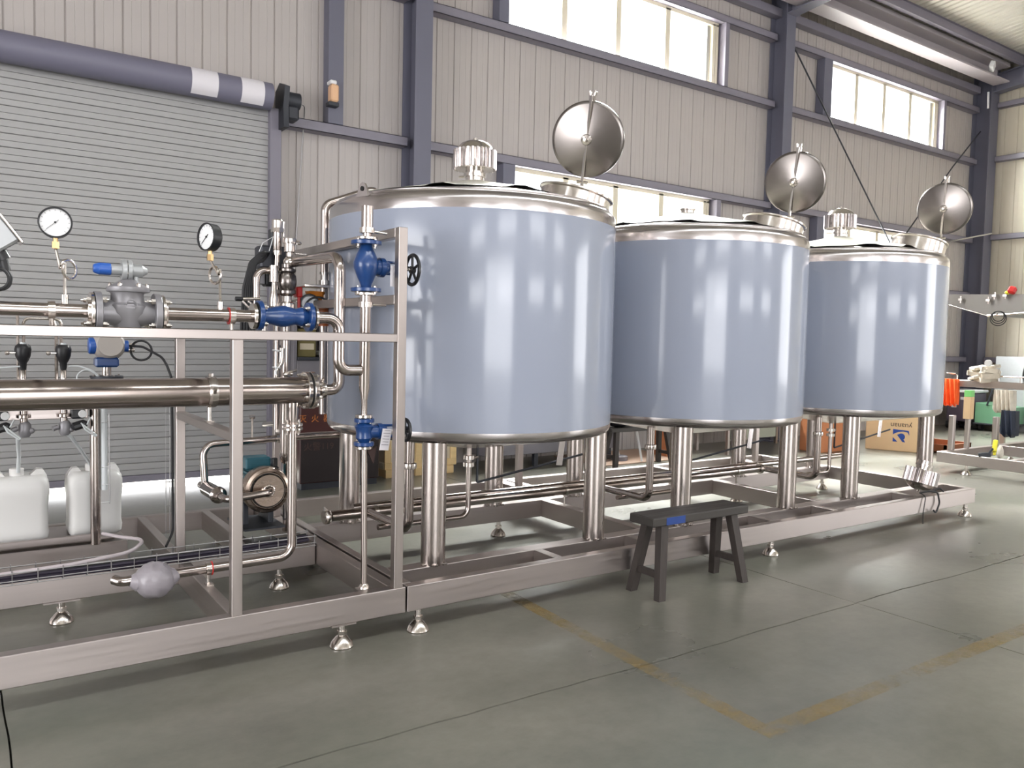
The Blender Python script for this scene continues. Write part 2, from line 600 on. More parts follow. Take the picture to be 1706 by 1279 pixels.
# ---- back wall: corrugated sheets between girts and columns
def sheet(b, w=0.225):
    k = w / 0.225
    f = [(0, .012), (.003, .012), (.009, 0), (.07, 0), (.074, .0025), (.078, 0), (.147, 0), (.151, .0025), (.155, 0), (.216, 0), (.222, .012), (.225, .012), (.225, .04), (0, .04)]
    prism(b, [(x * k, y, 0) for x, y in f], (0, 0, 1))
b = nb(); sheet(b)
ME_SHEET = finish(b, 'wall_sheet', m_panel, smooth=False)
b = nb(); sheet(b)
ME_SHEETR = finish(b, 'wall_sheet', m_panelr, smooth=False)
b = nb()
box(b, XL, -1.0, YB, YB + 0.05, 3.5, 7.0); box(b, XL, -2.4, YB, YB + 0.05, 0, 3.5)
wall = struct('wall_back', b, m_panel, 'back wall of warm grey ribbed metal sheets')
x = -1.0
while x < XR + 0.1:
    xc = x + 0.1125
    cuts = [(0.0, 7.0)]
    if xc < 2.55:
        cuts = [(3.45, 7.0)]
    for (a0, a1, z0, z1) in WIN_B:
        if a0 < xc < a1:
            new = []
            for (c0, c1) in cuts:
                if c0 < z0 < c1:
                    new += [(c0, z0 - 0.02), (z1 + 0.02, c1)]
                else:
                    new.append((c0, c1))
            cuts = new
    for c0, c1 in cuts:
        piece('wall_sheet', ME_SHEET, wall, (x, YB, c0), scale=(1, 1, c1 - c0))
    x += 0.225
# ---- end wall on the right
b = nb()
box(b, XR, XR + 0.06, YF, -6.2, 0, 7.2); box(b, XR, XR + 0.06, -6.2, -1.8, 4.6, 7.4); box(b, XR, XR + 0.06, -1.8, 3.5, 0, 7.6)
wallr = struct('wall_right', b, m_panelr, 'cream ribbed metal end wall at far right')
y = YB
while y > 3.55:
    piece('wall_sheet', ME_SHEETR, wallr, (XR, y, 0), rot=(0, 0, R(-90)), scale=(1, 1, 7.2))
    y -= 0.225
bl = nb()
box(bl, XL - 0.06, XL, YF, -2.5, 0, 7.5); box(bl, XL - 0.06, XL, 4.5, YB, 0, 7.5); box(bl, XL - 0.06, XL, -2.5, 4.5, 4.6, 7.5)  # gap left in the unseen wall to let the added fill in
struct('wall_left', bl, m_panel, 'plain sheet wall at the left end with an opening for the added fill lamp')
# ---- wall behind the photographer, with its windows and the open goods door
b = nb()
zs = [0, 2.62, 3.47, 5.06, 5.91, 7.0]
def wall_cells(b, x0, x1, z0, z1):
    box(b, x0, x1, YF - 0.06, YF, z0, z1)
wall_cells(b, XL, XR, 5.91, 7.2); wall_cells(b, XL, XR, 4.2, 5.06)
for (z0, z1) in ((5.06, 5.91),):
    xe = XL
    for wx in (-6.9, -0.8, 5.3, 11.4):
        wall_cells(b, xe, wx, z0, z1); xe = wx + 3.4
    wall_cells(b, xe, XR, z0, z1)
for (z0, z1, holes) in ((0, 2.62, ((-3.2, 2.2),)), (2.62, 3.47, ((-6.9, 2.6), (5.3, 8.7), (11.4, 14.8))), (3.47, 4.2, ((-3.2, 2.2),))):
    xe = XL
    for h0, h1 in holes:
        wall_cells(b, xe, h0, z0, z1); xe = h1
    wall_cells(b, xe, XR, z0, z1)
wall_cells(b, -3.5, -3.2, 2.62, 3.47); wall_cells(b, 2.2, 2.6, 2.62, 3.47)
wallf = struct('wall_front', b, m_panel, 'sheet wall behind the photographer with windows')
for wx in (-6.9, -0.8, 5.3, 11.4):
    for wz in (2.62, 5.06):
        b = nb()
        for k in range(1, 4):
            box(b, wx + k * 0.85 - 0.04, wx + k * 0.85 + 0.04, YF - 0.05, YF - 0.01, wz, wz + 0.85)
        if not (wx == -0.8 and wz < 3):
            part('window_bars', b, m_frame, wallf)
        else:
            b.free()

# ---- steel columns, girts, beams
def hcol(x0, x1, y0, y1, label):
    b = nb()
    t = 0.014
    box(b, x0, x1, y0, y0 + t, 0, 6.9); box(b, x0, x1, y1 - t, y1, 0, 6.9)
    xm = (x0 + x1) / 2
    box(b, xm - 0.006, xm + 0.006, y0 + t, y1 - t, 0, 6.9)
    c = struct('steel_column', b, m_column, label, loc=(xm, y0, 0))
    part('base_plate', box(nb(), x0 - 0.06, x1 + 0.06, y0 - 0.06, y1, 0, 0.02), m_column, c)
    return c
hcol(3.99, 4.19, 7.70, 7.995, 'blue grey steel column between shutter door and first tank')
hcol(10.03, 10.23, 7.70, 7.995, 'blue grey steel column behind the second tank')
hcol(16.04, 16.34, 7.66, 7.995, 'blue grey steel column in the far right corner')
def girt(x0, x1, z0, z1, label, y=(7.86, 7.995)):
    b = nb()
    t = 0.006
    box(b, x0, x1, y[0], y[0] + t, z0, z1)                 # web facing the hall
    box(b, x0, x1, y[0], y[1], z1 - t, z1); box(b, x0, x1, y[0], y[1], z0, z0 + t)
    return struct('trim_girt', b, m_girt, label, loc=((x0 + x1) / 2, y[0], z0))
BAYS = ((4.20, 10.03, 'first window bay'), (10.24, 16.04, 'second window bay'))
for x0, x1, n in BAYS:
    girt(x0, x1, 3.47, 3.57, 'mauve grey girt above the low window of the ' + n)
    girt(x0, x1, 4.95, 5.05, 'mauve grey girt under the high window of the ' + n)
    girt(x0, x1, 5.92, 6.02, 'mauve grey girt above the high window of the ' + n)
    girt(x0, x1, 2.44, 2.54, 'mauve grey girt under the low window of the ' + n)
    girt(x0, x1, 1.2, 1.3, 'mauve grey low girt of the ' + n)
girt(2.66, 3.99, 3.47, 3.57, 'mauve grey girt right of the shutter door head')
girt(2.66, 3.99, 5.0, 5.1, 'mauve grey high girt right of the shutter door')
girt(2.66, 3.99, 1.2, 1.3, 'mauve grey low girt right of the shutter door')
def girty(y0, y1, z0, z1, label):
    b = nb()
    xg = (XR - 0.135, XR - 0.003)
    t = 0.006
    box(b, xg[0], xg[0] + t, y0, y1, z0, z1)
    box(b, xg[0], xg[1], y0, y1, z1 - t, z1); box(b, xg[0], xg[1], y0, y1, z0, z0 + t)
    return struct('trim_girt', b, m_girt, label, loc=(xg[0], (y0 + y1) / 2, z0))
for z, n in ((1.2, 'lowest'), (3.53, 'second'), (5.0, 'third'), (6.0, 'topmost')):
    girty(1.0, 7.65, z, z + 0.1, n + ' mauve grey girt on the end wall')
def postbox(x0, x1, z0, z1, label, m=None):
    return struct('trim_post', box(nb(), x0, x1, 7.85, 7.995, z0, z1, 0.004), m or m_column, label, loc=(x0, 7.85, z0))
postbox(5.12, 5.26, 5.05, 5.92, 'blue grey post left of first high window')
postbox(5.22, 5.39, 2.54, 3.47, 'blue grey post left of first low window')
postbox(11.18, 11.39, 5.05, 5.92, 'blue grey post left of second high window')
postbox(11.16, 11.35, 2.54, 3.47, 'blue grey post left of second low window')
postbox(8.90, 8.98, 5.05, 5.92, 'grey post right of first high window', m_girt)
postbox(8.84, 8.93, 2.54, 3.47, 'grey post right of first low window', m_girt)
postbox(14.75, 14.83, 5.05, 5.92, 'grey post right of second high window', m_girt)
postbox(14.74, 14.83, 2.54, 3.47, 'grey post right of second low window', m_girt)
postbox(3.10, 3.26, 3.57, 6.9, 'blue grey post above the girt beside the shutter door')

# ---- windows
WN = ('first high window of four panes above the first tank', 'low window of four panes behind the first tank lid',
      'second high window of four panes at right', 'low window of four panes behind the third tank')
for i, (x0, x1, z0, z1) in enumerate(WIN_B):
    b = nb()
    f = 0.05
    yw = (7.955, 8.03)
    box(b, x0 - 0.02, x1 + 0.12, *yw, z0 - 0.03, z0 + f - 0.02, 0.004); box(b, x0 - 0.02, x1 + 0.12, *yw, z1 - f + 0.02, z1 + 0.03, 0.004)
    box(b, x0 - 0.02, x0 + 0.03, *yw, z0, z1, 0.004); box(b, x1, x1 + 0.06, *yw, z0, z1, 0.004); box(b, x1 + 0.07, x1 + 0.12, *yw, z0, z1, 0.004)
    w = struct('window_%d' % (i + 1), b, m_frame, WN[i], loc=((x0 + x1) / 2, 8.0, z0))
    pw = (x1 - x0) / 4
    for k in range(1, 4):
        part('mullion', box(nb(), x0 + k * pw - 0.045, x0 + k * pw + 0.045, *yw, z0, z1, 0.004), m_frame, w)
    for k in range(4):
        part('pane', box(nb(), x0 + k * pw + 0.02, x0 + (k + 1) * pw - 0.02, 7.992, 7.997, z0, z1), m_glass, w)

# ---- roof
SL = 0.1
def roofz(y):
    return 6.75 + SL * (8.0 - y)
def roofsheet(b, y0, y1, z0, z1, w=0.9):
    k = 6
    pr = []
    for i in range(k):
        u = w / k
        pr += [(i * u, 0), (i * u + u * .62, 0), (i * u + u * .70, .03), (i * u + u * .92, .03)]
    pr.append((w, 0))
    A = [b.verts.new((x_, y0, z0 + h)) for x_, h in pr]
    B = [b.verts.new((x_, y1, z1 + h)) for x_, h in pr]
    ring_faces(b, [A, B], close=False)
b = nb(); roofsheet(b, 8.3, -1.0, roofz(8.3), roofz(-1.0))
ME_RA = finish(b, 'roof_sheet', m_roof, smooth=False)
b = nb(); roofsheet(b, -2.0, -10.3, roofz(-1.0), roofz(8.3))
ME_RB = finish(b, 'roof_sheet', m_roof, smooth=False)
roof = struct('ceiling', box(nb(), XL, XR + 0.1, -2.05, -0.95, roofz(-1.0) + 0.05, roofz(-1.0) + 0.07), m_glass, 'pale ribbed metal roof on purlins with a glazed strip for the added top lamp')  # glazed gap added to let the top lamp through
x = XL
while x < XR:
    piece('roof_sheet', ME_RA, roof, (x, 0, 0)); piece('roof_sheet', ME_RB, roof, (x, 0, 0))
    x += 0.9
for k, y in enumerate((7.2, 5.7, 4.2, 2.7, 1.2, -0.3)):
    b = nb()
    z = roofz(y) - 0.005
    box(b, XL, XR - 0.1, y - 0.04, y + 0.04, z - 0.008, z - 0.002); box(b, XL, XR - 0.1, y - 0.006, y, z - 0.17, z - 0.008); box(b, XL, XR - 0.1, y - 0.06, y + 0.02, z - 0.176, z - 0.17)
    part('purlin', b, m_girt, roof)
b = nb()
box(b, 4.2, 16.0, 7.34, 7.62, 6.36, 6.385); box(b, 4.2, 16.0, 7.34, 7.62, 6.63, 6.655); box(b, 4.2, 16.0, 7.56, 7.575, 6.385, 6.63)
box(b, 4.2, 16.0, 7.34, 7.352, 6.655, 6.70)
struct('trim_eave_beam', b, m_eave, 'mauve grey eave beam running under the roof along the back wall', loc=(10, 7.5, 6.36))
b = nb()
box(b, XL, 16.04, 7.86, 7.99, 6.28, 6.40, 0.004)
struct('trim_wall_head', b, m_girt, 'mauve grey head girt at the top of the back wall', loc=(4, 7.9, 6.28))
for xr, n in ((10.13, 'over the middle column'), (16.2, 'against the end wall'), (4.09, 'over the first column')):
    b = nb()
    for (h0, h1, w) in ((-0.52, -0.50, 0.1), (-0.20, -0.185, 0.1), (-0.50, -0.20, 0.006)):
        A = [(xr - w, 7.7, roofz(7.7) + h0), (xr + w, 7.7, roofz(7.7) + h0), (xr + w, 7.7, roofz(7.7) + h1), (xr - w, 7.7, roofz(7.7) + h1)]
        prism(b, A, (0, -8.7, 0.87))
    struct('roof_rafter', b, m_column, 'blue grey steel rafter ' + n, loc=(xr, 7.7, 6.3))

# ---- bracing rods in the second bay, and small fittings on the wall
def rod(name, pts, r, m, label, cat, n=8, rad=0.0):
    return solo(name, tube(nb(), pts, r, rad=rad, n=n), m, label, cat, pts[0])
rod('brace_rod', [(10.3, 7.80, 5.92), (13.05, 7.80, 3.30), (13.6, 7.80, 2.8)], 0.012, m_dark, 'thin steel brace rod running down to the right behind the third tank', 'rod')
rod('brace_rod', [(15.98, 7.80, 5.55), (15.0, 7.78, 4.75), (13.45, 7.78, 3.30), (12.9, 7.78, 2.8)], 0.012, m_dark, 'thin steel brace rod running down to the left behind the third tank lid', 'rod')
rod('wall_bracket_rod', [(15.1, 7.80, 3.42), (16.0, 7.5, 3.62)], 0.014, m_mesh, 'short galvanised strut fixed low on the corner column', 'strut')
rod('hanging_bar', [(15.97, 7.68, 5.95), (15.95, 7.68, 6.25)], 0.02, m_white, 'small white bar fixed high on the corner column', 'bar')
b = nb(); obox(b, (15.25, 7.3, 6.48), (0.2, 0.08, 0.12), (0.3, 0.2, 0.4), 0.01)
solo('beam_clip', b, m_white, 'small white clip on the far end of the eave beam', 'clip', (15.25, 7.3, 6.48))
b = nb()
tube(b, [(2.78, 7.9, 3.62), (2.80, 7.86, 3.70), (2.86, 7.86, 3.70), (2.87, 7.9, 3.60), (2.78, 7.93, 1.9), (2.76, 7.93, 1.62)], 0.008, rad=0.03, n=6)
solo('hooked_wire', b, m_mesh, 'thin wire hanging from the girt beside the shutter door', 'wire', (2.8, 7.9, 3.6))
t = thing('alarm_beacon', 'small orange beacon box on the wall post beside the shutter door', 'beacon', (3.13, 7.78, 3.8))
part('housing', box(nb(), 3.09, 3.17, 7.74, 7.85, 3.76, 3.93, 0.015), mat('pale_orange_plastic', (222, 178, 140), 0.4), t)
part('cap', box(nb(), 3.08, 3.15, 7.75, 7.85, 3.93, 3.97, 0.01), m_white, t)
part('bracket', box(nb(), 3.07, 3.18, 7.76, 7.85, 3.72, 3.76, 0.005), m_dark, t)

# ---- roller shutter door
DX0, DX1, DZ = -2.3, 2.52, 0.07
b = nb()
box(b, DX1, DX1 + 0.11, 7.86, 7.99, 0, 3.62, 0.004); box(b, DX0 - 0.11, DX0, 7.86, 7.99, 0, 3.62, 0.004)
door = struct('door_1', b, m_girt, 'grey roller shutter door open a hand high at the bottom', loc=((DX0 + DX1) / 2, 7.93, 0))
def slat(b):
    pr = [(-.008, .012), (0, .012), (.003, .001), (.006, -.002), (.050, -.004), (.053, .003), (.056, -.004), (.106, -.002), (.109, .001), (.112, .011), (.120, .011)]
    A = [b.verts.new((DX0 - 0.03, 7.93 + y_, z_)) for z_, y_ in pr]
    B = [b.verts.new((DX1 + 0.03, 7.93 + y_, z_)) for z_, y_ in pr]
    ring_faces(b, [A, B], close=False)
b = nb(); slat(b)
ME_SL = finish(b, 'shutter_slat', m_slat, smooth=False)
k = 0
while DZ + 0.06 + k * 0.112 < 3.60:
    o = piece('shutter_slat', ME_SL, door, (0, 0, DZ + 0.06 + k * 0.112)); k += 1
part('bottom_rail', box(nb(), DX0 + 0.01, DX1 - 0.01, 7.91, 7.95, DZ, DZ + 0.06, 0.006), m_girt, door)
drum = part('roller_drum', cyl(nb(), (DX0, 7.80, 3.70), (DX1 - 0.02, 7.80, 3.70), 0.125, n=28), mat('blue_grey_drum', (116, 114, 132), 0.5), door, label='blue grey roller drum')
for xs0, xs1 in ((1.76, 1.99), (2.20, 2.41)):
    b = nb()
    A, B = [], []
    for q in range(9):
        a = R(115 + q * 16)
        A.append(b.verts.new((xs0, 7.80 + 0.128 * math.cos(a), 3.70 + 0.128 * math.sin(a))))
        B.append(b.verts.new((xs1, 7.80 + 0.128 * math.cos(a), 3.70 + 0.128 * math.sin(a))))
    ring_faces(b, [A, B], close=False)
    part('sticker', b, m_paper, drum, label='pale label band')
b = nb()
prism(b, [(2.60, 7.70, 3.42), (2.60, 7.72, 3.62), (2.60, 7.68, 3.80), (2.60, 7.84, 3.86), (2.60, 7.96, 3.80), (2.60, 7.96, 3.42)], (0.05, 0, 0))
cyl(b, (2.64, 7.80, 3.70), (2.78, 7.80, 3.70), 0.08, n=16)
box(b, 2.64, 2.76, 7.72, 7.88, 3.50, 3.64, 0.02)
part('motor_bracket', b, m_dark, door)

# ================================================================== THE TANK SKID
def foot_shape(b):
    cyl(b, (0, 0, 0.05), (0, 0, 0.118), 0.016, 14)
    cyl(b, (0, 0, 0.062), (0, 0, 0.078), 0.024, 6)
    lathe(b, [(0, 0.0), (0.054, 0.0), (0.056, 0.008), (0.048, 0.026), (0.028, 0.048), (0.018, 0.056), (0, 0.056)], n=20)
b = nb(); foot_shape(b)
ME_FOOT = finish(b, 'levelling_foot', m_clamp)
b = nb(); cyl(b, (0, 0, -0.009), (0, 0, 0.009), 0.009, 6); cyl(b, (0, 0, -0.016), (0, 0, 0.014), 0.0045, 8)
ME_BOLT = finish(b, 'flange_bolt', m_clamp)
def beamx(parent, x0, x1, y0, y1, z0=0.115, z1=0.24, name='beam'):
    return part(name, box(nb(), x0, x1, y0, y1, z0, z1, 0.003), m_beam, parent)
def beamy(parent, x0, x1, y0, y1, z0=0.115, z1=0.24, name='cross_beam'):
    return part(name, box(nb(), x0, x1, y0, y1, z0, z1, 0.003), m_beamy, parent)
sk = thing('tank_skid_frame', 'long brushed steel floor frame carrying the three blue grey tanks', 'frame', (4.5, 4.3, 0))
beamx(sk, 1.785, 7.30, 3.44, 3.50)
beamx(sk, 1.835, 7.24, 3.69, 3.79)
beamx(sk, 1.835, 7.24, 4.83, 4.93)
beamx(sk, 1.835, 7.30, 5.66, 5.73)
for x in (2.75, 3.45, 4.62, 5.35, 6.45):
    beamy(sk, x - 0.03, x + 0.03, 3.50, 3.69)
for x in (3.66, 5.55):
    beamy(sk, x - 0.04, x + 0.04, 3.79, 4.83)
for x in (3.9, 5.6):
    beamy(sk, x - 0.03, x + 0.03, 4.93, 5.66)
beamy(sk, 7.24, 7.30, 3.50, 5.66); beamy(sk, 1.785, 1.835, 3.50, 5.66)
for x in (3.80, 6.78):
    part('rear_post', box(nb(), x - 0.025, x + 0.025, 5.36, 5.41, 0.24, 1.2, 0.004), m_post, sk)
    beamy(sk, x - 0.05, x + 0.05, 4.93, 5.66)
for x, y in ((1.86, 3.47), (4.61, 3.50), (7.20, 3.47), (3.27, 4.88), (4.06, 4.88), (5.9, 4.88), (1.86, 4.88), (7.20, 4.88), (4.6, 5.69)):
    piece('levelling_foot', ME_FOOT, sk, (x, y, 0))

# ================================================================== TANKS
def vent_parts(parent, o, ax, upright=True):
    """louvred round breather cap; o = foot of its neck, ax = axis"""
    v = part('vent_cap', lathe(nb(), [(0.04, 0.075), (0.118, 0.075), (0.122, 0.085), (0.120, 0.19), (0.112, 0.196), (0.106, 0.21), (0.085, 0.232), (0.05, 0.248), (0.014, 0.254), (0.012, 0.268), (0, 0.27)], o, ax, n=84), m_clamp, parent, label='polished round vent cap with upright louvres')
    u, w = frame_of(Vector(ax))
    q = Matrix((u, w, Vector(ax).normalized())).transposed()
    b = nb()
    for i in range(28):
        a = 2 * PI * i / 28
        c = q @ Vector((math.cos(a) * 0.127, math.sin(a) * 0.127, 0.134)) + Vector(o)
        obox(b, c, (0.012, 0.014, 0.115), q @ Matrix.Rotation(a + 0.5, 3, 'Z'))
    part('louvres', b, m_band, v)
    b = nb()
    lathe(b, [(0.056, 0.0), (0.056, 0.03), (0.068, 0.03), (0.068, 0.048), (0.056, 0.048), (0.056, 0.09)], o, ax, n=32)
    if upright:
        cyl(b, Vector(o) + q @ Vector((-0.06, -0.03, 0.04)), Vector(o) + q @ Vector((-0.10, -0.05, 0.04)), 0.007, 8)
    part('vent_neck', b, m_clamp, parent)
    return v
def make_tank(cx, label, mw, lid, vent, rodlen):
    cy = 4.3
    t = thing('tank', label, 'tank', (cx, cy, 0.24), group=None)
    o = (cx, cy, 0)
    part('film_wrap', lathe(nb(), [(0.8755, 0.952), (0.8765, 0.960), (0.8765, 2.108), (0.8755, 2.116)], o, n=128), m_film, t, label='blue grey protective film round the tank side')
    part('bottom_band', lathe(nb(), [(0.8745, 0.958), (0.8745, 0.93), (0.866, 0.908), (0.846, 0.894), (0.81, 0.888)], o, n=128), m_band, t)
    part('dished_bottom', lathe(nb(), [(0.812, 0.889), (0.55, 0.845), (0.25, 0.795), (0.03, 0.76), (0, 0.76)], o, n=96), m_shell, t)
    part('top_band', lathe(nb(), [(0.8735, 2.112), (0.8735, 2.165), (0.868, 2.185), (0.856, 2.200), (0.842, 2.206), (0.838, 2.212), (0.838, 2.222), (0.826, 2.229), (0.80, 2.231)], o, n=128), m_band, t)
    rnd = random.Random(int(cx * 100))
    part('top_cone', lathe(nb(), [(0.802, 2.230), (0.05, 2.412), (0, 2.412)], o, n=96), m_shell, t)
    # torn plastic sheet still lying on the cone
    b = nb()
    nA = 72
    rings = []
    ph = [rnd.uniform(0, 6.28) for _ in range(4)]
    for k in range(7):
        ring = []
        for i in range(nA):
            a = 2 * PI * i / nA
            edge_ = 0.70 + 0.05 * math.sin(3 * a + ph[0]) + 0.03 * math.sin(7 * a + ph[1]) + 0.012 * math.sin(17 * a + ph[2])
            rr = 0.07 + (edge_ - 0.07) * k / 6
            z = 2.412 - (rr - 0.05) * 0.242 + 0.004 + (0.004 * abs(math.sin(5 * a + ph[3])) + 0.016 * max(0, math.sin(9 * a + ph[1])) ** 3) * (k / 6) ** 2
            ring.append(b.verts.new((cx + rr * math.cos(a), cy + rr * math.sin(a), z)))
        rings.append(ring)
    ring_faces(b, rings)
    part('plastic_sheet', b, m_cream, t, label='cream plastic sheet lying on the cone top')
    for sx in (-1, 1):
        for sy in (-1, 1):
            lx, ly = cx + sx * 0.56, cy + sy * 0.56
            b = nb()
            lathe(b, [(0.066, 0.24), (0.066, 0.895)], (lx, ly, 0), n=36)
            for k in range(3):
                a = R(200 + 50 * k)
                box(b, lx + 0.07 * math.cos(a) - 0.014, lx + 0.07 * math.cos(a) + 0.014, ly + 0.07 * math.sin(a) - 0.012, ly + 0.07 * math.sin(a) + 0.012, 0.24, 0.252, 0.003)
            part('leg', b, m_leg, t)
    # neck or vent
    if vent:
        vent_parts(t, (cx, cy, 2.408), (0, 0, 1))
    else:
        part('vent_neck', lathe(nb(), [(0.05, 2.40), (0.05, 2.435), (0.058, 2.438), (0.058, 2.448), (0.045, 2.448), (0.042, 2.41)], o, n=32), m_clamp, t)
    b = nb(); torus(b, (cx - 0.18, cy - 0.22, 2.352), (-0.16, -0.18, 0.97), 0.03, 0.006, 24, 8)
    part('port_ring', b, m_dark, t)
    # manway collar and its open lid
    mx, my, mz = mw
    ax = Vector((0.22, -0.10, 0.97)).normalized()
    col = part('manway_collar', lathe(nb(), [(0.222, -0.06), (0.222, 0.085), (0.236, 0.092), (0.236, 0.102), (0.212, 0.102), (0.212, -0.05)], (mx, my, mz), ax, n=64), m_clamp, t)
    C, top, hinge = (Vector(v) for v in lid)
    up = (top - hinge).normalized()
    n = Matrix.Rotation(R(-14), 3, 'Z') @ Vector((-C.x, -C.y, 1.25 - C.z)).normalized()
    up = (up - n * up.dot(n)).normalized()
    lr = 0.228
    ld = part('manway_lid', lathe(nb(), [(0, 0.034), (0.05, 0.030), (lr - 0.02, 0.010), (lr - 0.006, 0.006), (lr, 0.0), (lr, -0.02), (lr - 0.01, -0.022), (lr - 0.012, -0.008), (0, 0.018)], C, n, n=96), m_lid, t, label='conical steel manway lid standing open')
    b = nb()
    bar(b, C - up * (lr + 0.04) + n * 0.026, C + up * (lr + 0.03) + n * 0.026, 0.018, 0.008)
    part('lid_bar', b, m_clamp, ld)
    part('lid_knob', lathe(nb(), [(0, 0.07), (0.012, 0.068), (0.016, 0.055), (0.014, 0.045), (0.03, 0.04), (0.034, 0.034), (0.03, 0.028), (0, 0.028)], C, n, n=24), m_clamp, ld)
    b = nb()
    side = up.cross(n).normalized()
    for s in (-1, 1):
        bar(b, C + up * (lr - 0.02) + side * 0.012 * s, C + up * (lr + 0.05) + side * 0.014 * s, 0.008, 0.012)
        cyl(b, C + up * (lr + 0.03) + side * 0.014 * s, C + up * (lr + 0.055) + side * 0.02 * s, 0.008, 8)
    part('lid_latch', b, m_clamp, ld)
    b = nb()
    hp = C - up * (lr + 0.03) + n * 0.02
    cyl(b, hp - side * 0.035, hp + side * 0.035, 0.010, 10)
    bar(b, hp - Vector((0, 0, 0.0)), hp - up * 0.10 + Vector((0, 0, 0)), 0.022, 0.012)
    part('lid_hinge', b, m_clamp, t)
    # outlet pipe, drain pipe, hanging bracket and pull rod below the tank
    ox, oy = cx - 0.548, 4.05
    p = part('outlet_pipe', tube(nb(), [(ox, oy, 0.89), (ox, oy, 0.35), (ox, 4.60, 0.35)], 0.027, rad=0.075), m_pipe, t)
    part('clamp_ring', lathe(nb(), [(0.027, -0.018), (0.040, -0.014), (0.042, 0), (0.040, 0.014), (0.027, 0.018)], (ox, oy, 0.72), n=24), m_clamp, p)
    b = nb(); tube(b, [(cx, cy, 0.775), (cx, cy, 0.325), (cx - 0.62, cy, 0.325)], 0.017, rad=0.06)
    p = part('drain_pipe', b, m_pipe, t)
    b = nb()
    for z in (0.70, 0.655):
        lathe(b, [(0.017, -0.014), (0.036, -0.012), (0.036, 0.012), (0.017, 0.014)], (cx, cy, z), n=20)
    cyl(b, (cx + 0.02, cy, 0.69), (cx + 0.06, cy - 0.01, 0.70), 0.009, 8)
    part('drain_valve', b, m_clamp, p)
    b = nb()
    tube(b, [(cx + 0.062, cy, 0.80), (cx + 0.062, cy, 0.535), (cx + rodlen, cy, 0.66)], 0.008, rad=0.01, n=8)
    part('pull_rod', b, m_dark, t)
    b = nb()
    obox(b, (cx + rodlen - 0.2, cy - 0.02, 0.72), (0.05, 0.006, 0.24), (0, R(8), 0), 0.002)
    part('hanging_bracket', b, m_ply if False else m_band, t)
    return t
t1 = make_tank(2.648, 'largest and nearest film wrapped tank, vent cap and open lid on top', (3.185, 4.0, 2.262), ((3.235, 3.93, 2.69), (3.305, 3.97, 2.94), (3.13, 3.93, 2.43)), True, 0.92)
t2 = make_tank(4.523, 'middle film wrapped tank with a short bare neck and open lid', (5.075, 3.97, 2.275), ((5.27, 3.92, 2.685), (5.36, 3.96, 2.90), (5.11, 3.92, 2.43)), False, 1.0)
t3 = make_tank(6.44, 'farthest film wrapped tank at right end of the row', (6.985, 3.9, 2.29), ((7.34, 3.86, 2.705), (7.45, 3.90, 2.91), (7.15, 3.86, 2.46)), True, 0.95)
# extra fittings on the first tank
b = nb()
tube(b, [(1.90, 4.85, 0.95), (1.90, 4.85, 2.255), (2.20, 4.80, 2.375), (2.30, 4.78, 2.30)], 0.026, rad=0.06)
part('inlet_pipe', b, m_pipe, t1)
b = nb()
dv = Vector((-0.83, -0.2, 0)).normalized()
sv = Vector((dv.y, -dv.x, 0))
cpt = Vector((2.648, 4.3, 0)) + dv * 0.845
lp = [(-0.055, 2.19), (0.055, 2.19), (0.03, 2.25), (0.018, 2.268), (0, 2.274), (-0.018, 2.268), (-0.03, 2.25)]
prism(b, [cpt + sv * u_ + Vector((0, 0, z_)) for u_, z_ in lp], dv * 0.012)
p = part('lifting_lug', b, m_band, t1)
b = nb(); cyl(b, cpt + Vector((0, 0, 2.24)) - dv * 0.004, cpt + Vector((0, 0, 2.24)) + dv * 0.016, 0.013, 16)
part('lug_hole', b, m_ink, p)

# ---- outlet manifolds under the tanks
t = thing('outlet_manifold', 'pair of long steel pipes running low under the three tanks', 'pipe', (4.5, 4.6, 0.24))
p = part('main_pipe', tube(nb(), [(1.86, 4.6, 0.35), (5.86, 4.6, 0.35)], 0.033, n=20), m_pipe, t)
q = part('second_pipe', tube(nb(), [(2.05, 4.72, 0.36), (7.42, 4.72, 0.36)], 0.026, n=18), m_pipe, t)
for x in (1.83, 5.86):
    b = nb(); lathe(b, [(0, -0.022), (0.040, -0.02), (0.046, -0.01), (0.046, 0.01), (0.036, 0.022)], (x, 4.6, 0.35), (1, 0, 0), n=24)
    cyl(b, (x, 4.59, 0.39), (x, 4.63, 0.40), 0.008, 8)
    part('end_clamp', b, m_clamp, p)
b = nb(); lathe(b, [(0.03, -0.03), (0.046, -0.02), (0.05, 0.0), (0.046, 0.02), (0, 0.03)], (7.42, 4.72, 0.36), (1, 0, 0), n=24)
part('end_clamp', b, m_clamp, q)
for x in (2.15, 3.66, 5.55):
    b = nb(); cyl(b, (x, 4.6, 0.24 if x > 3 else 0.29), (x, 4.6, 0.33), 0.008, 10)
    lathe(b, [(0.034, -0.012), (0.039, -0.012), (0.039, 0.012), (0.034, 0.012)], (x, 4.6, 0.35), (1, 0, 0), n=24)
    part('pipe_support', b, m_clamp, t)
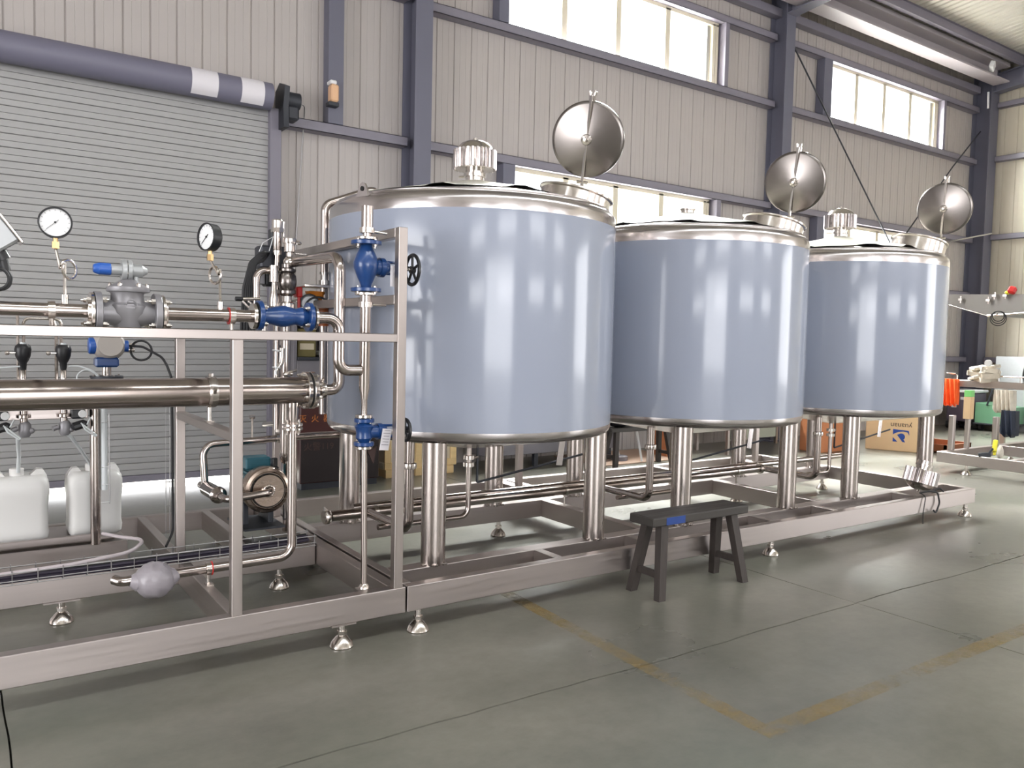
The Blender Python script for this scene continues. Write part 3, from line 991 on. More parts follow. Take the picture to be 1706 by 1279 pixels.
# ---- loose vent cap, lying upside down on the frame
t = thing('loose_vent_cap', 'loose upturned vent cap lying on the frame end by the third tank', 'vent cap', (6.57, 3.6, 0.24))
ax = Vector((-0.22, 0.10, -0.97)).normalized()
vent_parts(t, Vector((6.66, 3.60, 0.275)) - ax * 0.235, ax, False)
b = nb()
tube(b, [(6.50, 3.50, 0.262), (6.54, 3.435, 0.285), (6.63, 3.42, 0.27), (6.66, 3.415, 0.18), (6.60, 3.41, 0.10), (6.55, 3.405, 0.13)], 0.007, rad=0.04, n=8)
tube(b, [(6.62, 3.46, 0.268), (6.68, 3.43, 0.30), (6.72, 3.42, 0.268)], 0.006, rad=0.03, n=8)
tube(b, [(6.50, 3.50, 0.262), (6.46, 3.425, 0.25), (6.42, 3.42, 0.12), (6.425, 3.42, 0.03)], 0.004, rad=0.04, n=8)
part('strap', b, m_rubber, t)

# ================================================================== LEFT PIPE SKID FRAME
sk2 = thing('pipe_skid_frame', 'brushed steel floor frame with posts and rails holding pipework at left', 'frame', (0.4, 4.4, 0))
beamx(sk2, -3.0, 1.775, 3.44, 3.50)
beamx(sk2, -3.0, 1.70, 4.44, 4.50)
beamx(sk2, -3.0, 0.80, 5.04, 5.10)
beamx(sk2, -3.0, 0.64, 5.02, 5.04, 0.262, 0.30, name='tray_lip')
beamx(sk2, -3.0, 1.70, 5.62, 5.68)
for x0, x1, y0, y1 in ((0.95, 1.0, 3.5, 4.44), (0.95, 1.0, 4.5, 5.62), (1.705, 1.765, 3.5, 5.68), (-1.5, -1.45, 3.5, 5.62), (1.35, 1.40, 4.5, 5.62)):
    beamy(sk2, x0, x1, y0, y1)
beamy(sk2, 0.74, 0.80, 5.1, 5.62)
part('tray', box(nb(), -3.0, 0.74, 5.04, 5.45, 0.262, 0.27), m_beam, sk2)
def postz(parent, x0, x1, y0, y1, z0, z1):
    return part('post', box(nb(), x0, x1, y0, y1, z0, z1, 0.002), m_post, parent)
postz(sk2, 0.95, 0.995, 3.44, 3.485, 0.24, 1.42)
postz(sk2, 1.712, 1.757, 3.44, 3.485, 0.24, 1.96)
postz(sk2, 0.955, 1.0, 4.51, 4.555, 0.24, 1.42)
postz(sk2, 1.712, 1.757, 5.22, 5.265, 0.24, 1.96)
beamx(sk2, -3.0, 1.712, 3.44, 3.48, 1.42, 1.46, name='rail')
beamx(sk2, -3.0, 1.0, 4.515, 4.555, 1.42, 1.46, name='rail')
for x in (0.28, 0.955):
    beamy(sk2, x, x + 0.04, 3.48, 4.515, 1.42, 1.46, name='cross_rail')
beamy(sk2, 1.712, 1.757, 3.485, 5.22, 1.915, 1.96, name='cross_rail')
beamy(sk2, 1.712, 1.757, 3.485, 5.22, 1.60, 1.645, name='cross_rail')
beamy(sk2, 0.955, 1.0, 3.485, 4.51, 0.985, 1.025, name='cross_rail')
for x, y in ((1.46, 3.47), (0.41, 4.47), (-1.2, 3.47), (-1.2, 4.47), (1.5, 4.47), (0.55, 5.07), (1.5, 5.65)):
    piece('levelling_foot', ME_FOOT, sk2, (x, y, 0))
b = nb(); box(b, 1.40, 1.52, 3.44, 3.50, 0.107, 0.115); part('foot_plate', b, m_beam, sk2)
b = nb(); box(b, 0.33, 0.49, 4.44, 4.50, 0.107, 0.115); part('foot_plate', b, m_beam, sk2)

# ---- bolts round a flange
def bolts(parent, c, ax, rad, n=4, off=0.0, ph=0.4, sc=1.0):
    u, v = frame_of(Vector(ax))
    q = rot_z_to(ax)
    for i in range(n):
        a = 2 * PI * i / n + ph
        piece('flange_bolt', ME_BOLT, parent, Vector(c) + Vector(ax).normalized() * off + (u * math.cos(a) + v * math.sin(a)) * rad, rot=q, scale=(sc, sc, sc))
def disc(b, c, ax, r, h, n=36):
    lathe(b, [(0, -h / 2), (r - 0.002, -h / 2), (r, -h / 2 + 0.002), (r, h / 2 - 0.002), (r - 0.002, h / 2), (0, h / 2)], c, ax, n=n)
    return b
X1, Z1, YP = (1, 0, 0), (0, 0, 1), 3.55
def ringclamp(parent, c, ax, r, m=m_clamp, name='pipe_clamp', w=0.012):
    return part(name, lathe(nb(), [(r, -w), (r + 0.008, -w), (r + 0.008, w), (r, w)], c, ax, n=28), m, parent)

# ---- steam pipe along the top rail
t = thing('steam_pipe', 'polished horizontal pipe along the top rail left of grey valve', 'pipe', (0.1, YP, 1.46))
part('pipe_run', tube(nb(), [(-1.2, YP, 1.52), (0.425, YP, 1.52)], 0.0265, n=24), m_pipe, t)
part('end_flange', disc(nb(), (0.428, YP, 1.52), X1, 0.055, 0.016), m_clamp, t)
ringclamp(t, (0.30, YP, 1.52), X1, 0.0265)
part('support', cyl(nb(), (0.30, YP, 1.46), (0.30, YP, 1.495), 0.008, 10), m_clamp, t)
t = thing('steam_pipe', 'polished pipe between the grey valve and blue check valve', 'pipe', (0.88, YP, 1.46))
part('pipe_run', tube(nb(), [(0.706, YP, 1.52), (1.068, YP, 1.522)], 0.0265, n=24), m_pipe, t)
ringclamp(t, (0.975, YP, 1.52), X1, 0.0265)
part('clamp_liner', lathe(nb(), [(0.0268, -0.014), (0.0372, -0.014), (0.0372, -0.0115), (0.0268, -0.0115)], (0.975, YP, 1.52), X1, n=24), m_redp, t, label='red clamp liner')
part('support', cyl(nb(), (0.975, YP, 1.46), (0.975, YP, 1.492), 0.008, 10), m_clamp, t)
part('end_flange', disc(nb(), (0.704, YP, 1.52), X1, 0.06, 0.014), m_clamp, t)
part('end_flange', disc(nb(), (1.068, YP, 1.522), X1, 0.056, 0.016), m_clamp, t)
t = thing('elbow_pipe', 'polished double elbow pipe right of the blue check valve', 'pipe', (1.45, YP, 1.29))
part('pipe_run', tube(nb(), [(1.345, YP, 1.526), (1.463, YP, 1.526), (1.463, YP, 1.285), (1.572, YP, 1.285)], [0.0265] * 30 if False else 0.0265, rad=0.075, n=24, seg=10), m_pipe, t)
part('end_flange', disc(nb(), (1.343, YP, 1.526), X1, 0.056, 0.014), m_clamp, t)
t = thing('riser_pipe', 'vertical pipe stepping thinner between the two blue globe valves', 'pipe', (1.596, YP, 1.1))
part('pipe_run', lathe(nb(), [(0.0265, 1.645), (0.0265, 1.20), (0.015, 1.14), (0.015, 1.062)], (1.596, YP, 0), n=24), m_pipe, t)
part('end_flange', disc(nb(), (1.596, YP, 1.645), Z1, 0.05, 0.014), m_clamp, t)
part('end_flange', disc(nb(), (1.596, YP, 1.066), Z1, 0.042, 0.016), m_clamp, t)
ringclamp(t, (1.596, YP, 1.595), Z1, 0.0265)
part('clamp_lever', cyl(nb(), (1.625, YP, 1.595), (1.70, YP, 1.595), 0.007, 10), m_clamp, t)
t = thing('riser_pipe', 'open topped upright pipe above the upper blue globe valve', 'pipe', (1.60, YP, 1.9))
part('pipe_run', lathe(nb(), [(0.020, 1.905), (0.020, 1.935), (0.028, 1.94), (0.028, 2.055), (0.025, 2.055), (0.025, 1.95)], (1.599, YP, 0), n=24), m_pipe, t)
part('end_flange', disc(nb(), (1.599, YP, 1.905), Z1, 0.05, 0.014), m_clamp, t)
ringclamp(t, (1.599, YP, 1.942), Z1, 0.028)
part('clamp_lever', cyl(nb(), (1.63, YP, 1.94), (1.70, YP, 1.935), 0.007, 10), m_clamp, t)
t = thing('drop_pipe', 'thin upright pipe standing on the front beam under the lower blue valve', 'pipe', (1.596, 3.53, 0.24))
part('pipe_run', cyl(nb(), (1.596, 3.53, 0.252), (1.596, 3.545, 0.925), 0.0145, 18), m_pipe, t)
part('end_flange', disc(nb(), (1.596, YP, 0.916), Z1, 0.042, 0.014), m_clamp, t)
part('foot_cap', lathe(nb(), [(0.026, 0.24), (0.024, 0.25), (0.015, 0.262)], (1.596, 3.53, 0), n=20), m_clamp, t)
beamy(sk2, 1.56, 1.63, 3.49, 3.56, 0.20, 0.24, name='bracket')

# ---- blue globe valves
def globe_valve(label, zt, zb, fr, hw, tagdata):
    z = (zt + zb) / 2
    c = 1.596
    k = (zt - zb) / 0.215
    t = thing('globe_valve', label, 'valve', (c, YP, zb - 0.01))
    h = (zt - zb) / 2
    k2 = 1.0 if zt > 1.2 else 0.85
    part('valve_body', lathe(nb(), [(0.024, -h), (0.026, -h * .8), (0.040, -h * .5), (0.058 * min(1, k * 1.25), -h * .1), (0.060 * min(1, k * 1.25), h * .15), (0.046, h * .5), (0.03, h * .8), (0.026, h)], (c, YP, z), n=32), m_blue, t)
    for s in (-1, 1):
        f = part('flange', disc(nb(), (c, YP, z + s * h), Z1, fr, 0.018), m_blue, t)
        bolts(f, (c, YP, z + s * h), Z1, fr * 0.78, 4, sc=0.8 if fr < .06 else 1.2)
    b = nb()
    lathe(b, [(0.036 * k2, 0.02), (0.038 * k2, 0.065), (0.046 * k2, 0.065), (0.046 * k2, 0.088), (0.037 * k2, 0.09), (0.030 * k2, 0.112)], (c, YP, z), X1, n=28)
    part('bonnet', b, m_blue, t)
    b = nb()
    for s in (-1, 1):
        bar(b, (c + 0.09, YP, z + s * 0.028), (c + 0.165, YP, z + s * 0.026), 0.02, 0.012, 0.003)
    obox(b, (c + 0.17, YP, z), (0.018, 0.03, 0.07), None, 0.004)
    part('yoke', b, m_blue, t)
    part('stem', cyl(nb(), (c + 0.10, YP, z), (hw[0] + 0.01, YP, z), 0.008, 12), m_clamp, t)
    b = nb()
    torus(b, (hw[0], YP, z), X1, hw[1], 0.009, 32, 10)
    lathe(b, [(0, -0.012), (0.018, -0.012), (0.018, 0.012), (0, 0.012)], (hw[0], YP, z), X1, n=16)
    for i in range(5):
        a = 2 * PI * i / 5 + 0.3
        cyl(b, (hw[0], YP, z), (hw[0], YP + math.cos(a) * hw[1], z + math.sin(a) * hw[1]), 0.0065, 8)
    part('handwheel', b, m_black, t)
    tg = part('tag', obox(nb(), *tagdata), m_paper, t, label='white paper tag')
    if zt < 1.2:
        b = nb()
        (tc, ts, tr) = tagdata
        q = Euler(tr).to_matrix()
        for i in range(6):
            obox(b, Vector(tc) + q @ Vector((0, -0.0025, 0.045 - i * 0.014)), (ts[0] * (0.75 if i % 2 else 0.6), 0.001, 0.0022), q)
        part('tag_lines', b, m_greyp, tg)
        b = nb(); prism(b, [(1.606, 3.53, 0.90), (1.655, 3.53, 0.92), (1.638, 3.53, 0.838)], (0, 0.012, 0))
        part('warning_plate', b, mat('dark_brown_plate', (58, 42, 40), 0.9), t, label='dark brown pointed plate')
    return t
globe_valve('larger blue globe valve high beside the frame post', 1.884, 1.664, 0.072, (1.84, 0.072), ((1.716, 3.515, 1.735), (0.022, 0.002, 0.10), (0, 0, 0)))
globe_valve('smaller blue globe valve low on the riser with a white paper tag', 1.046, 0.934, 0.048, (1.815, 0.052), ((1.685, 3.50, 0.955), (0.052, 0.0025, 0.105), (0.12, R(6), 0.15)))

# ---- blue check valve in the steam pipe
t = thing('check_valve', 'blue flanged check valve lying in the pipe on the top rail', 'valve', (1.206, YP, 1.46))
part('valve_body', lathe(nb(), [(0.033, -0.115), (0.034, -0.085), (0.038, -0.06), (0.047, -0.02), (0.048, 0.0), (0.040, 0.035), (0.036, 0.05), (0.044, 0.075), (0.038, 0.09), (0.033, 0.115)], (1.206, YP, 1.526), X1, n=32), m_blue, t)
for x in (1.093, 1.319):
    f = part('flange', disc(nb(), (x, YP, 1.526), X1, 0.066, 0.02), m_blue, t)
    bolts(f, (x, YP, 1.526), X1, 0.052, 4, off=0.012 if x < 1.2 else -0.012, ph=0.785, sc=1.2)
    part('gasket', disc(nb(), (x + (-0.0115 if x < 1.2 else 0.0115), YP, 1.526), X1, 0.058, 0.004), m_ink, f)
# ---- grey pressure reducing valve
t = thing('pressure_reducing_valve', 'grey cast pressure reducing valve with a blue adjusting cap on top', 'valve', (0.566, YP, 1.45))
cx = 0.566
b = nb()
lathe(b, [(0, -0.075), (0.046, -0.073), (0.05, -0.055), (0.056, -0.03), (0.072, 0.0), (0.074, 0.03), (0.062, 0.04), (0.060, 0.075), (0.066, 0.085)], (cx, YP, 1.517), n=36)
part('valve_body', b, m_cast, t)
part('cross_body', lathe(nb(), [(0.045, -0.105), (0.045, -0.08), (0.056, -0.04), (0.06, 0), (0.056, 0.04), (0.045, 0.08), (0.045, 0.105)], (cx, YP, 1.517), X1, n=32), m_cast, t)
for s in (-1, 1):
    f = part('flange', disc(nb(), (cx + s * 0.108, YP, 1.517), X1, 0.083, 0.024), m_cast, t)
    bolts(f, (cx + s * 0.108, YP, 1.517), X1, 0.068, 4, off=-s * 0.016, ph=0.785, sc=1.3)
    part('steel_flange', disc(nb(), (cx + s * 0.129, YP, 1.517), X1, 0.078, 0.014), m_clamp, f)
    part('gasket', disc(nb(), (cx + s * 0.1215, YP, 1.517), X1, 0.08, 0.004), m_ink, f)
    bolts(f, (cx + s * 0.129, YP, 1.517), X1, 0.066, 4, off=s * 0.012, ph=0.785, sc=1.2)
b = nb()
lathe(b, [(0.062, 0.082), (0.078, 0.084), (0.080, 0.088), (0.080, 0.102), (0.074, 0.104), (0.05, 0.118), (0.03, 0.13), (0.018, 0.135), (0.018, 0.15), (0, 0.15)], (cx + 0.004, YP, 1.517), n=36)
p = part('top_cover', b, m_cast, t)
bolts(p, (cx + 0.004, YP, 1.622), Z1, 0.066, 6, off=0.0, sc=1.0)
zz = 1.688
b = nb()
lathe(b, [(0.0, 0.505), (0.022, 0.505), (0.022, 0.545), (0.04, 0.545), (0.041, 0.548), (0.041, 0.562), (0.034, 0.564), (0.041, 0.566), (0.041, 0.580), (0.036, 0.583), (0.026, 0.585), (0.026, 0.62), (0.018, 0.628), (0.012, 0.64), (0, 0.64)], (0, YP, zz), X1, n=32)
p = part('pilot_valve', b, m_castl, t)
bolts(p, (0.563, YP, zz), X1, 0.034, 6, sc=0.7)
part('pilot_stem', cyl(nb(), (0.598, YP, 1.63), (0.598, YP, 1.675), 0.010, 12), m_castl, t)
part('adjusting_cap', lathe(nb(), [(0, 0.444), (0.014, 0.444), (0.019, 0.450), (0.022, 0.462), (0.0235, 0.464), (0.0235, 0.505), (0.021, 0.508)], (0, YP, zz), X1, n=20), m_bluecap, t, label='blue adjusting cap')
b = nb()
for i in range(3):
    box(b, cx - 0.016 + 0.0035 * i, cx + 0.016 - 0.0035 * i, 3.4725 + 0.002, 3.478, 1.535 + 0.012 * i, 1.540 + 0.012 * i)
torus(b, (cx + 0.004, 3.479, 1.548), (0, 1, 0.1), 0.02, 0.002, 20, 6)
part('cast_mark', b, m_cast, t)

# ---- pressure gauges on pigtail siphons
def gauge(label, c, n, base, loop_c, ldir, dial_r=0.057):
    c, n, base, lc = Vector(c), Vector(n).normalized(), Vector(base), Vector(loop_c)
    t = thing('pressure_gauge', label, 'gauge', base)
    p = part('case', lathe(nb(), [(0, -0.042), (dial_r * .9, -0.042), (dial_r, -0.036), (dial_r + 0.001, -0.004), (dial_r + 0.002, 0.004), (dial_r - 0.004, 0.004), (dial_r - 0.004, -0.004)], c, n, n=48), m_black, t)
    part('dial', disc(nb(), c - n * 0.004, n, dial_r - 0.003, 0.004, 48), m_white, p, label='white dial')
    up = (Vector((0, 0, 1)) - n * n.z).normalized()
    rt = up.cross(n).normalized()
    b = nb()
    for i in range(13):
        a = R(-135 + i * 22.5)
        d = rt * math.sin(a) + up * math.cos(a)
        bar(b, c + d * dial_r * .76 - n * 0.0015, c + d * dial_r * .88 - n * 0.0015, 0.0018, 0.0008)
    part('scale_marks', b, m_ink, p)
    b = nb()
    d = (rt * -0.74 + up * -0.67).normalized()
    bar(b, c - d * 0.015 + n * 0.0005, c + d * dial_r * .72 + n * 0.0005, 0.0028, 0.001)
    cyl(b, c - n * 0.001, c + n * 0.003, 0.004, 12)
    part('needle', b, m_ink, p)
    part('glass_ring', torus(nb(), c + n * 0.003, n, dial_r - 0.001, 0.0025, 40, 8), m_black, p)
    sb = c - up * (dial_r - 0.002) - n * 0.02
    b = nb()
    cyl(b, sb, sb - Vector((0, 0, 0.018)), 0.009, 12)
    cyl(b, sb - Vector((0, 0, 0.016)), sb - Vector((0, 0, 0.042)), 0.014, 6)
    part('brass_nut', b, m_brass, t, label='brass connecting nut')
    s0 = sb - Vector((0, 0, 0.04))
    ld = Vector(ldir).normalized()
    pts = [s0]
    for i in range(22):
        a = PI + 2 * PI * 1.12 * i / 21
        sh = ld.cross(Vector((0, 0, 1))) * (0.012 * (i / 21 - 0.5))
        pts.append(lc + ld * math.cos(a) * 0.036 + Vector((0, 0, -1)) * math.sin(a) * 0.036 + sh)
    pts.append(base + Vector((0, 0, 0.03)))
    b = nb(); tube(b, pts, 0.0055, n=8)
    part('siphon_tube', b, m_clamp, t)
    part('socket', cyl(nb(), base, base + Vector((0, 0, 0.034)), 0.012, 14), m_clamp, t)
    return t
gauge('round pressure gauge facing us on a coiled tube left of grey valve', (0.316, 3.55, 1.853), (-0.12, -1, 0.05), (0.346, YP, 1.545), (0.361, 3.55, 1.678), (0.75, 0.65, 0))
gauge('round pressure gauge turned edge on between the grey and blue valves', (0.868, 3.54, 1.847), (-0.93, -0.36, 0.03), (0.928, YP, 1.545), (0.905, 3.55, 1.69), (-0.35, 0.94, 0))

# ---- heat exchanger shell on the middle cross rail
t = thing('heat_exchanger', 'thick polished horizontal shell tube with a bolted end flange', 'heat exchanger', (0.4, 3.95, 1.1))
ZH, YH = 1.166, 3.95
part('shell', tube(nb(), [(-1.6, YH, ZH), (1.44, YH, ZH)], 0.0665, n=40), m_shell, t)
f = part('shell_flange', disc(nb(), (1.452, YH, ZH), X1, 0.094, 0.02, 44), m_clamp, t)
f2 = part('end_flange', disc(nb(), (1.484, YH, ZH), X1, 0.094, 0.022, 44), m_clamp, t)
part('gasket', disc(nb(), (1.468, YH, ZH), X1, 0.09, 0.012, 44), m_ink, f2)
bolts(f, (1.452, YH, ZH), X1, 0.081, 8, off=-0.016, sc=1.1)
bolts(f2, (1.484, YH, ZH), X1, 0.081, 8, off=0.016, sc=1.1)
part('nozzle', lathe(nb(), [(0.05, 1.492), (0.034, 1.505), (0.028, 1.515), (0.028, 1.535)], (0, YH, ZH), X1, n=28), m_pipe, t)
p = part('shell_clamp', lathe(nb(), [(0.0665, -0.02), (0.072, -0.02), (0.074, -0.012), (0.074, 0.012), (0.072, 0.02), (0.0665, 0.02)], (0.99, YH, ZH), X1, n=36), m_clamp, t)
b = nb(); cyl(b, (0.985, YH, 1.025), (0.985, YH, 1.10), 0.011, 12); box(b, 0.965, 1.0, YH - 0.03, YH + 0.03, 1.025, 1.032)
part('clamp_foot', b, m_clamp, p)
part('clamp_bolt', cyl(nb(), (0.99, YH - 0.085, ZH + 0.02), (0.99, YH - 0.07, ZH), 0.009, 8), m_clamp, p)
part('clamp_bolt', cyl(nb(), (0.99, YH, ZH + 0.07), (0.99, YH, ZH + 0.088), 0.012, 6), m_clamp, p)
t = thing('crossover_pipe', 'polished pipe rising from the shell end and bending back at the top', 'pipe', (1.632, YH, 1.2))
part('pipe_run', tube(nb(), [(1.54, YH, ZH), (1.632, YH, ZH), (1.632, YH, 1.853), (1.575, 4.5, 1.853)], 0.029, rad=0.08, n=24, seg=10), m_pipe, t)
b = nb(); lathe(b, [(0.029, -0.016), (0.043, -0.013), (0.045, 0), (0.043, 0.013), (0.029, 0.016)], (1.54, YH, ZH), X1, n=28)
cyl(b, (1.54, YH, ZH + 0.04), (1.54, YH - 0.02, ZH + 0.062), 0.008, 8)
part('clamp_ring', b, m_clamp, t)

# ---- low drain line with the wrapped ball
t = thing('drain_line', 'polished pipe dropping from the shell and turning left above the floor', 'pipe', (1.388, YH, 0.3))
part('drop_pipe', tube(nb(), [(1.388, YH, 0.99), (1.388, YH, 0.325), (0.60, YH, 0.312), (0.575, YH + 0.03, 0.318)], 0.0225, rad=0.07, n=20, seg=9), m_pipe, t)
part('upper_stub', lathe(nb(), [(0.03, 1.105), (0.029, 1.06), (0.022, 0.99)], (1.388, YH, 0), n=24), m_pipe, t)
for z in (0.993, 0.973):
    f = part('flange', disc(nb(), (1.388, YH, z), Z1, 0.05, 0.013), m_clamp, t)
    bolts(f, (1.388, YH, z), Z1, 0.04, 4, off=(0.011 if z > .98 else -0.011))
ringclamp(t, (0.98, YH, 0.3185), X1, 0.0225)
part('clamp_liner', lathe(nb(), [(0.0228, 0.012), (0.033, 0.012), (0.033, 0.017), (0.0228, 0.017)], (0.98, YH, 0.3185), X1, n=24), m_redp, t, label='red clamp liner')
b = nb(); cyl(b, (0.98, YH, 0.246), (0.98, YH, 0.296), 0.009, 12); box(b, 0.965, 1.0, YH - 0.03, YH + 0.02, 0.24, 0.247)
part('support', b, m_clamp, t)
b = nb(); sph(b, (0.74, YH, 0.30), 0.088, (1.0, 1.0, 0.95), n=26, noise=0.05)
for s in (-1, 1):
    cyl(b, (0.74 + s * 0.075, YH, 0.305), (0.74 + s * 0.105, YH, 0.31), 0.045, 14, r2=0.024, caps=False)
part('plastic_wrap', b, mat('grey_plastic_wrap', (150, 144, 150), 0.35, 0.0, var=0.15, scale=(25, 25, 40), bump=0.5), t, label='round trap wrapped in grey plastic')

# ---- valve column behind the crossover pipe
Y5 = 4.5
t = thing('seat_valve_column', 'upright steel valve column with a round body where the crossover ends', 'valve', (1.542, Y5, 0.6))
part('lower_pipe', tube(nb(), [(1.542, Y5, 1.60), (1.534, Y5, 0.725), (1.655, Y5 + 0.30, 0.725), (1.655, Y5 + 0.30, 0.243)], 0.026, rad=0.05, n=20), m_pipe, t)
b = nb()
lathe(b, [(0.026, 1.50), (0.026, 1.545), (0.044, 1.548), (0.046, 1.56), (0.046, 1.61), (0.044, 1.622), (0.026, 1.63), (0.026, 1.68)], (1.542, Y5, 0), n=32)
part('union_nut', b, m_clamp, t)
b = nb()
lathe(b, [(0.026, 1.66), (0.05, 1.675), (0.05, 1.69), (0.042, 1.70), (0.052, 1.72), (0.054, 1.745), (0.050, 1.775), (0.040, 1.79), (0.05, 1.80), (0.05, 1.812), (0.028, 1.82), (0.028, 1.84)], (1.542, Y5, 0), n=36)
part('valve_body', b, m_cast if False else m_lid, t)
b = nb(); sph(b, (1.558, Y5, 1.853), 0.036, n=20); cyl(b, (1.558, Y5, 1.86), (1.558, Y5, 1.92), 0.018, 16)
lathe(b, [(0.018, 1.905), (0.03, 1.91), (0.03, 1.955), (0.036, 1.957), (0.038, 1.97), (0.036, 1.985), (0.024, 1.988), (0, 1.988)], (1.556, Y5, 0), n=28)
part('top_elbow', b, m_clamp, t)
b = nb(); cyl(b, (1.585, Y5 - 0.01, 1.90), (1.65, Y5 - 0.01, 1.90), 0.006, 8); torus(b, (1.60, Y5, 1.965), (0.3, 0.2, 1), 0.022, 0.004, 16, 6)
part('handle', b, m_clamp, t)
t = thing('tall_vent_pipe', 'tall slim steel pipe with a hexagon union on top beside shutter edge', 'pipe', (1.505, Y5 + 0.06, 1.2))
part('pipe_run', lathe(nb(), [(0.0165, 0.9), (0.0165, 1.905), (0.0175, 1.91), (0.024, 1.925), (0.024, 2.02)], (1.505, Y5 + 0.06, 0), n=22), m_pipe, t)
b = nb(); cyl(b, (1.505, Y5 + 0.06, 2.02), (1.505, Y5 + 0.06, 2.045), 0.036, 6); lathe(b, [(0.031, 2.045), (0.031, 2.085), (0.026, 2.092), (0, 2.092)], (1.505, Y5 + 0.06, 0), n=20)
cyl(b, (1.545, Y5 + 0.07, 2.00), (1.545, Y5 + 0.07, 2.085), 0.008, 8)
part('union_nut', b, m_clamp, t)
ringclamp(t, (1.505, Y5 + 0.06, 1.905), Z1, 0.0165)
t = thing('swan_neck_pipe', 'inverted U bend of steel pipe left of the tall vent pipe', 'pipe', (1.38, Y5, 1.5))
part('pipe_run', tube(nb(), [(1.37, Y5, 1.50), (1.37, Y5, 1.795), (1.47, Y5 + 0.02, 1.80)], 0.02, rad=0.085, n=18, seg=10), m_pipe, t)
b = nb(); cyl(b, (1.462, Y5 - 0.02, 1.735), (1.462, Y5 - 0.02, 1.825), 0.026, 20); lathe(b, [(0.012, 1.735), (0.018, 1.68), (0.026, 1.64), (0.026, 1.60), (0.05, 1.585), (0.06, 1.56), (0.05, 1.53), (0, 1.53)], (1.462, Y5 - 0.02, 0), n=24)
part('diaphragm_head', b, m_clamp, t)
t = thing('handle_valve', 'small steel lever valve with a black grip beside the swan neck', 'valve', (1.30, Y5 - 0.08, 1.6))
b = nb(); cyl(b, (1.27, Y5 - 0.08, 1.63), (1.365, Y5 - 0.08, 1.635), 0.009, 10); bar(b, (1.27, Y5 - 0.08, 1.62), (1.35, Y5 - 0.08, 1.54), 0.014, 0.008); bar(b, (1.30, Y5 - 0.08, 1.62), (1.39, Y5 - 0.08, 1.55), 0.014, 0.008)
part('lever', b, m_clamp, t)
part('grip', cyl(nb(), (1.235, Y5 - 0.08, 1.63), (1.272, Y5 - 0.08, 1.63), 0.012, 12), m_black, t)
b = nb(); sph(b, (1.39, Y5 - 0.08, 1.545), 0.026); cyl(b, (1.39, Y5 - 0.08, 1.46), (1.39, Y5 - 0.08, 1.545), 0.016, 14)
part('body', b, m_clamp, t)
t = thing('junction_box', 'dark grey control box with cables at the shutter edge', 'box', (1.45, Y5 + 0.18, 1.8))
part('housing', box(nb(), 1.43, 1.58, Y5 + 0.12, Y5 + 0.24, 1.82, 1.95, 0.01), m_dark, t)
part('lower_cover', box(nb(), 1.46, 1.54, Y5 + 0.13, Y5 + 0.22, 1.72, 1.82, 0.012), m_rubber, t)
part('plug', box(nb(), 1.415, 1.46, Y5 + 0.13, Y5 + 0.2, 1.73, 1.81, 0.004), m_cast, t)
part('mount', box(nb(), 1.50, 1.54, Y5 + 0.15, Y5 + 0.21, 1.95, 2.05, 0.004), m_dark, t)
b = nb()
for i in range(6):
    k = i * 0.011
    tube(b, [(1.47, Y5 + 0.10 + k * .4, 1.905 - k * .2), (1.42, Y5 + 0.06, 1.905 - k), (1.35 + k * .5, Y5 + 0.05, 1.84), (1.312 + k, Y5 + 0.04, 1.70), (1.30 + k * 1.4, Y5 + 0.04 - k * .3, 1.46)], 0.008, rad=0.05, n=8)
solo('cable_bundle', b, m_rubber, 'thick black bundle of cables arching down in front of the shutter', 'cable', (1.4, Y5, 1.7))
t = thing('cable_tie', 'thin pale wire tied round the top of the cable bundle', 'wire', (1.42, Y5, 1.9))
part('wire', tube(nb(), [(1.39, Y5 + 0.02, 1.90), (1.41, Y5 + 0.02, 1.95), (1.47, Y5 + 0.02, 1.99), (1.45, Y5 + 0.03, 1.91)], 0.0022, n=6), m_white, t)

# ---- pump with its teal motor
t = thing('centrifugal_pump', 'steel pump with a round front cover and teal finned motor', 'pump', (1.48, 4.75, 0.24))
pc = Vector((1.475, 4.62, 0.541))
pa = Vector((0, -1, 0))
p = part('pump_casing', lathe(nb(), [(0.0, 0.022), (0.092, 0.026), (0.095, 0.016), (0.104, 0.016), (0.107, 0.024), (0.112, 0.016), (0.128, 0.010), (0.134, 0.0), (0.136, -0.02), (0.134, -0.07), (0.11, -0.09), (0.08, -0.10), (0, -0.10)], pc, pa, n=64), m_pump, t)
part('cover_groove', torus(nb(), pc + pa * 0.018, pa, 0.0985, 0.003, 48, 8), m_ink, p)
mc = pc - pa * 0.11
b = nb()
lathe(b, [(0.08, 0.0), (0.10, -0.02), (0.10, -0.26), (0.085, -0.30), (0, -0.30)], mc, pa, n=32)
u_, v_ = frame_of(pa)
for i in range(30):
    a = 2 * PI * i / 30
    d = u_ * math.cos(a) + v_ * math.sin(a)
    bar(b, mc + d * 0.106 - pa * 0.03, mc + d * 0.106 - pa * 0.26, 0.004, 0.016)
part('motor_body', b, m_teal, t)
q = Matrix.Rotation(math.atan2(-pa.x, -pa.y) * -1, 3, 'Z')
part('terminal_box', obox(nb(), mc - pa * 0.10 + Vector((-0.005, 0, 0.135)), (0.15, 0.13, 0.07), q, 0.008), m_teal, t)
b = nb(); obox(b, mc - pa * 0.02 + Vector((0.075, -0.03, 0.145)), (0.03, 0.03, 0.05), q, 0.004); cyl(b, mc + Vector((0.06, 0, 0.13)), mc + Vector((0.095, 0, 0.10)), 0.014, 10)
part('cable_gland', b, m_black, t)
b = nb()
for s in (-1, 1):
    obox(b, mc - pa * 0.15 + Vector((s * 0.075, 0, -0.165)), (0.03, 0.2, 0.13), q, 0.004)
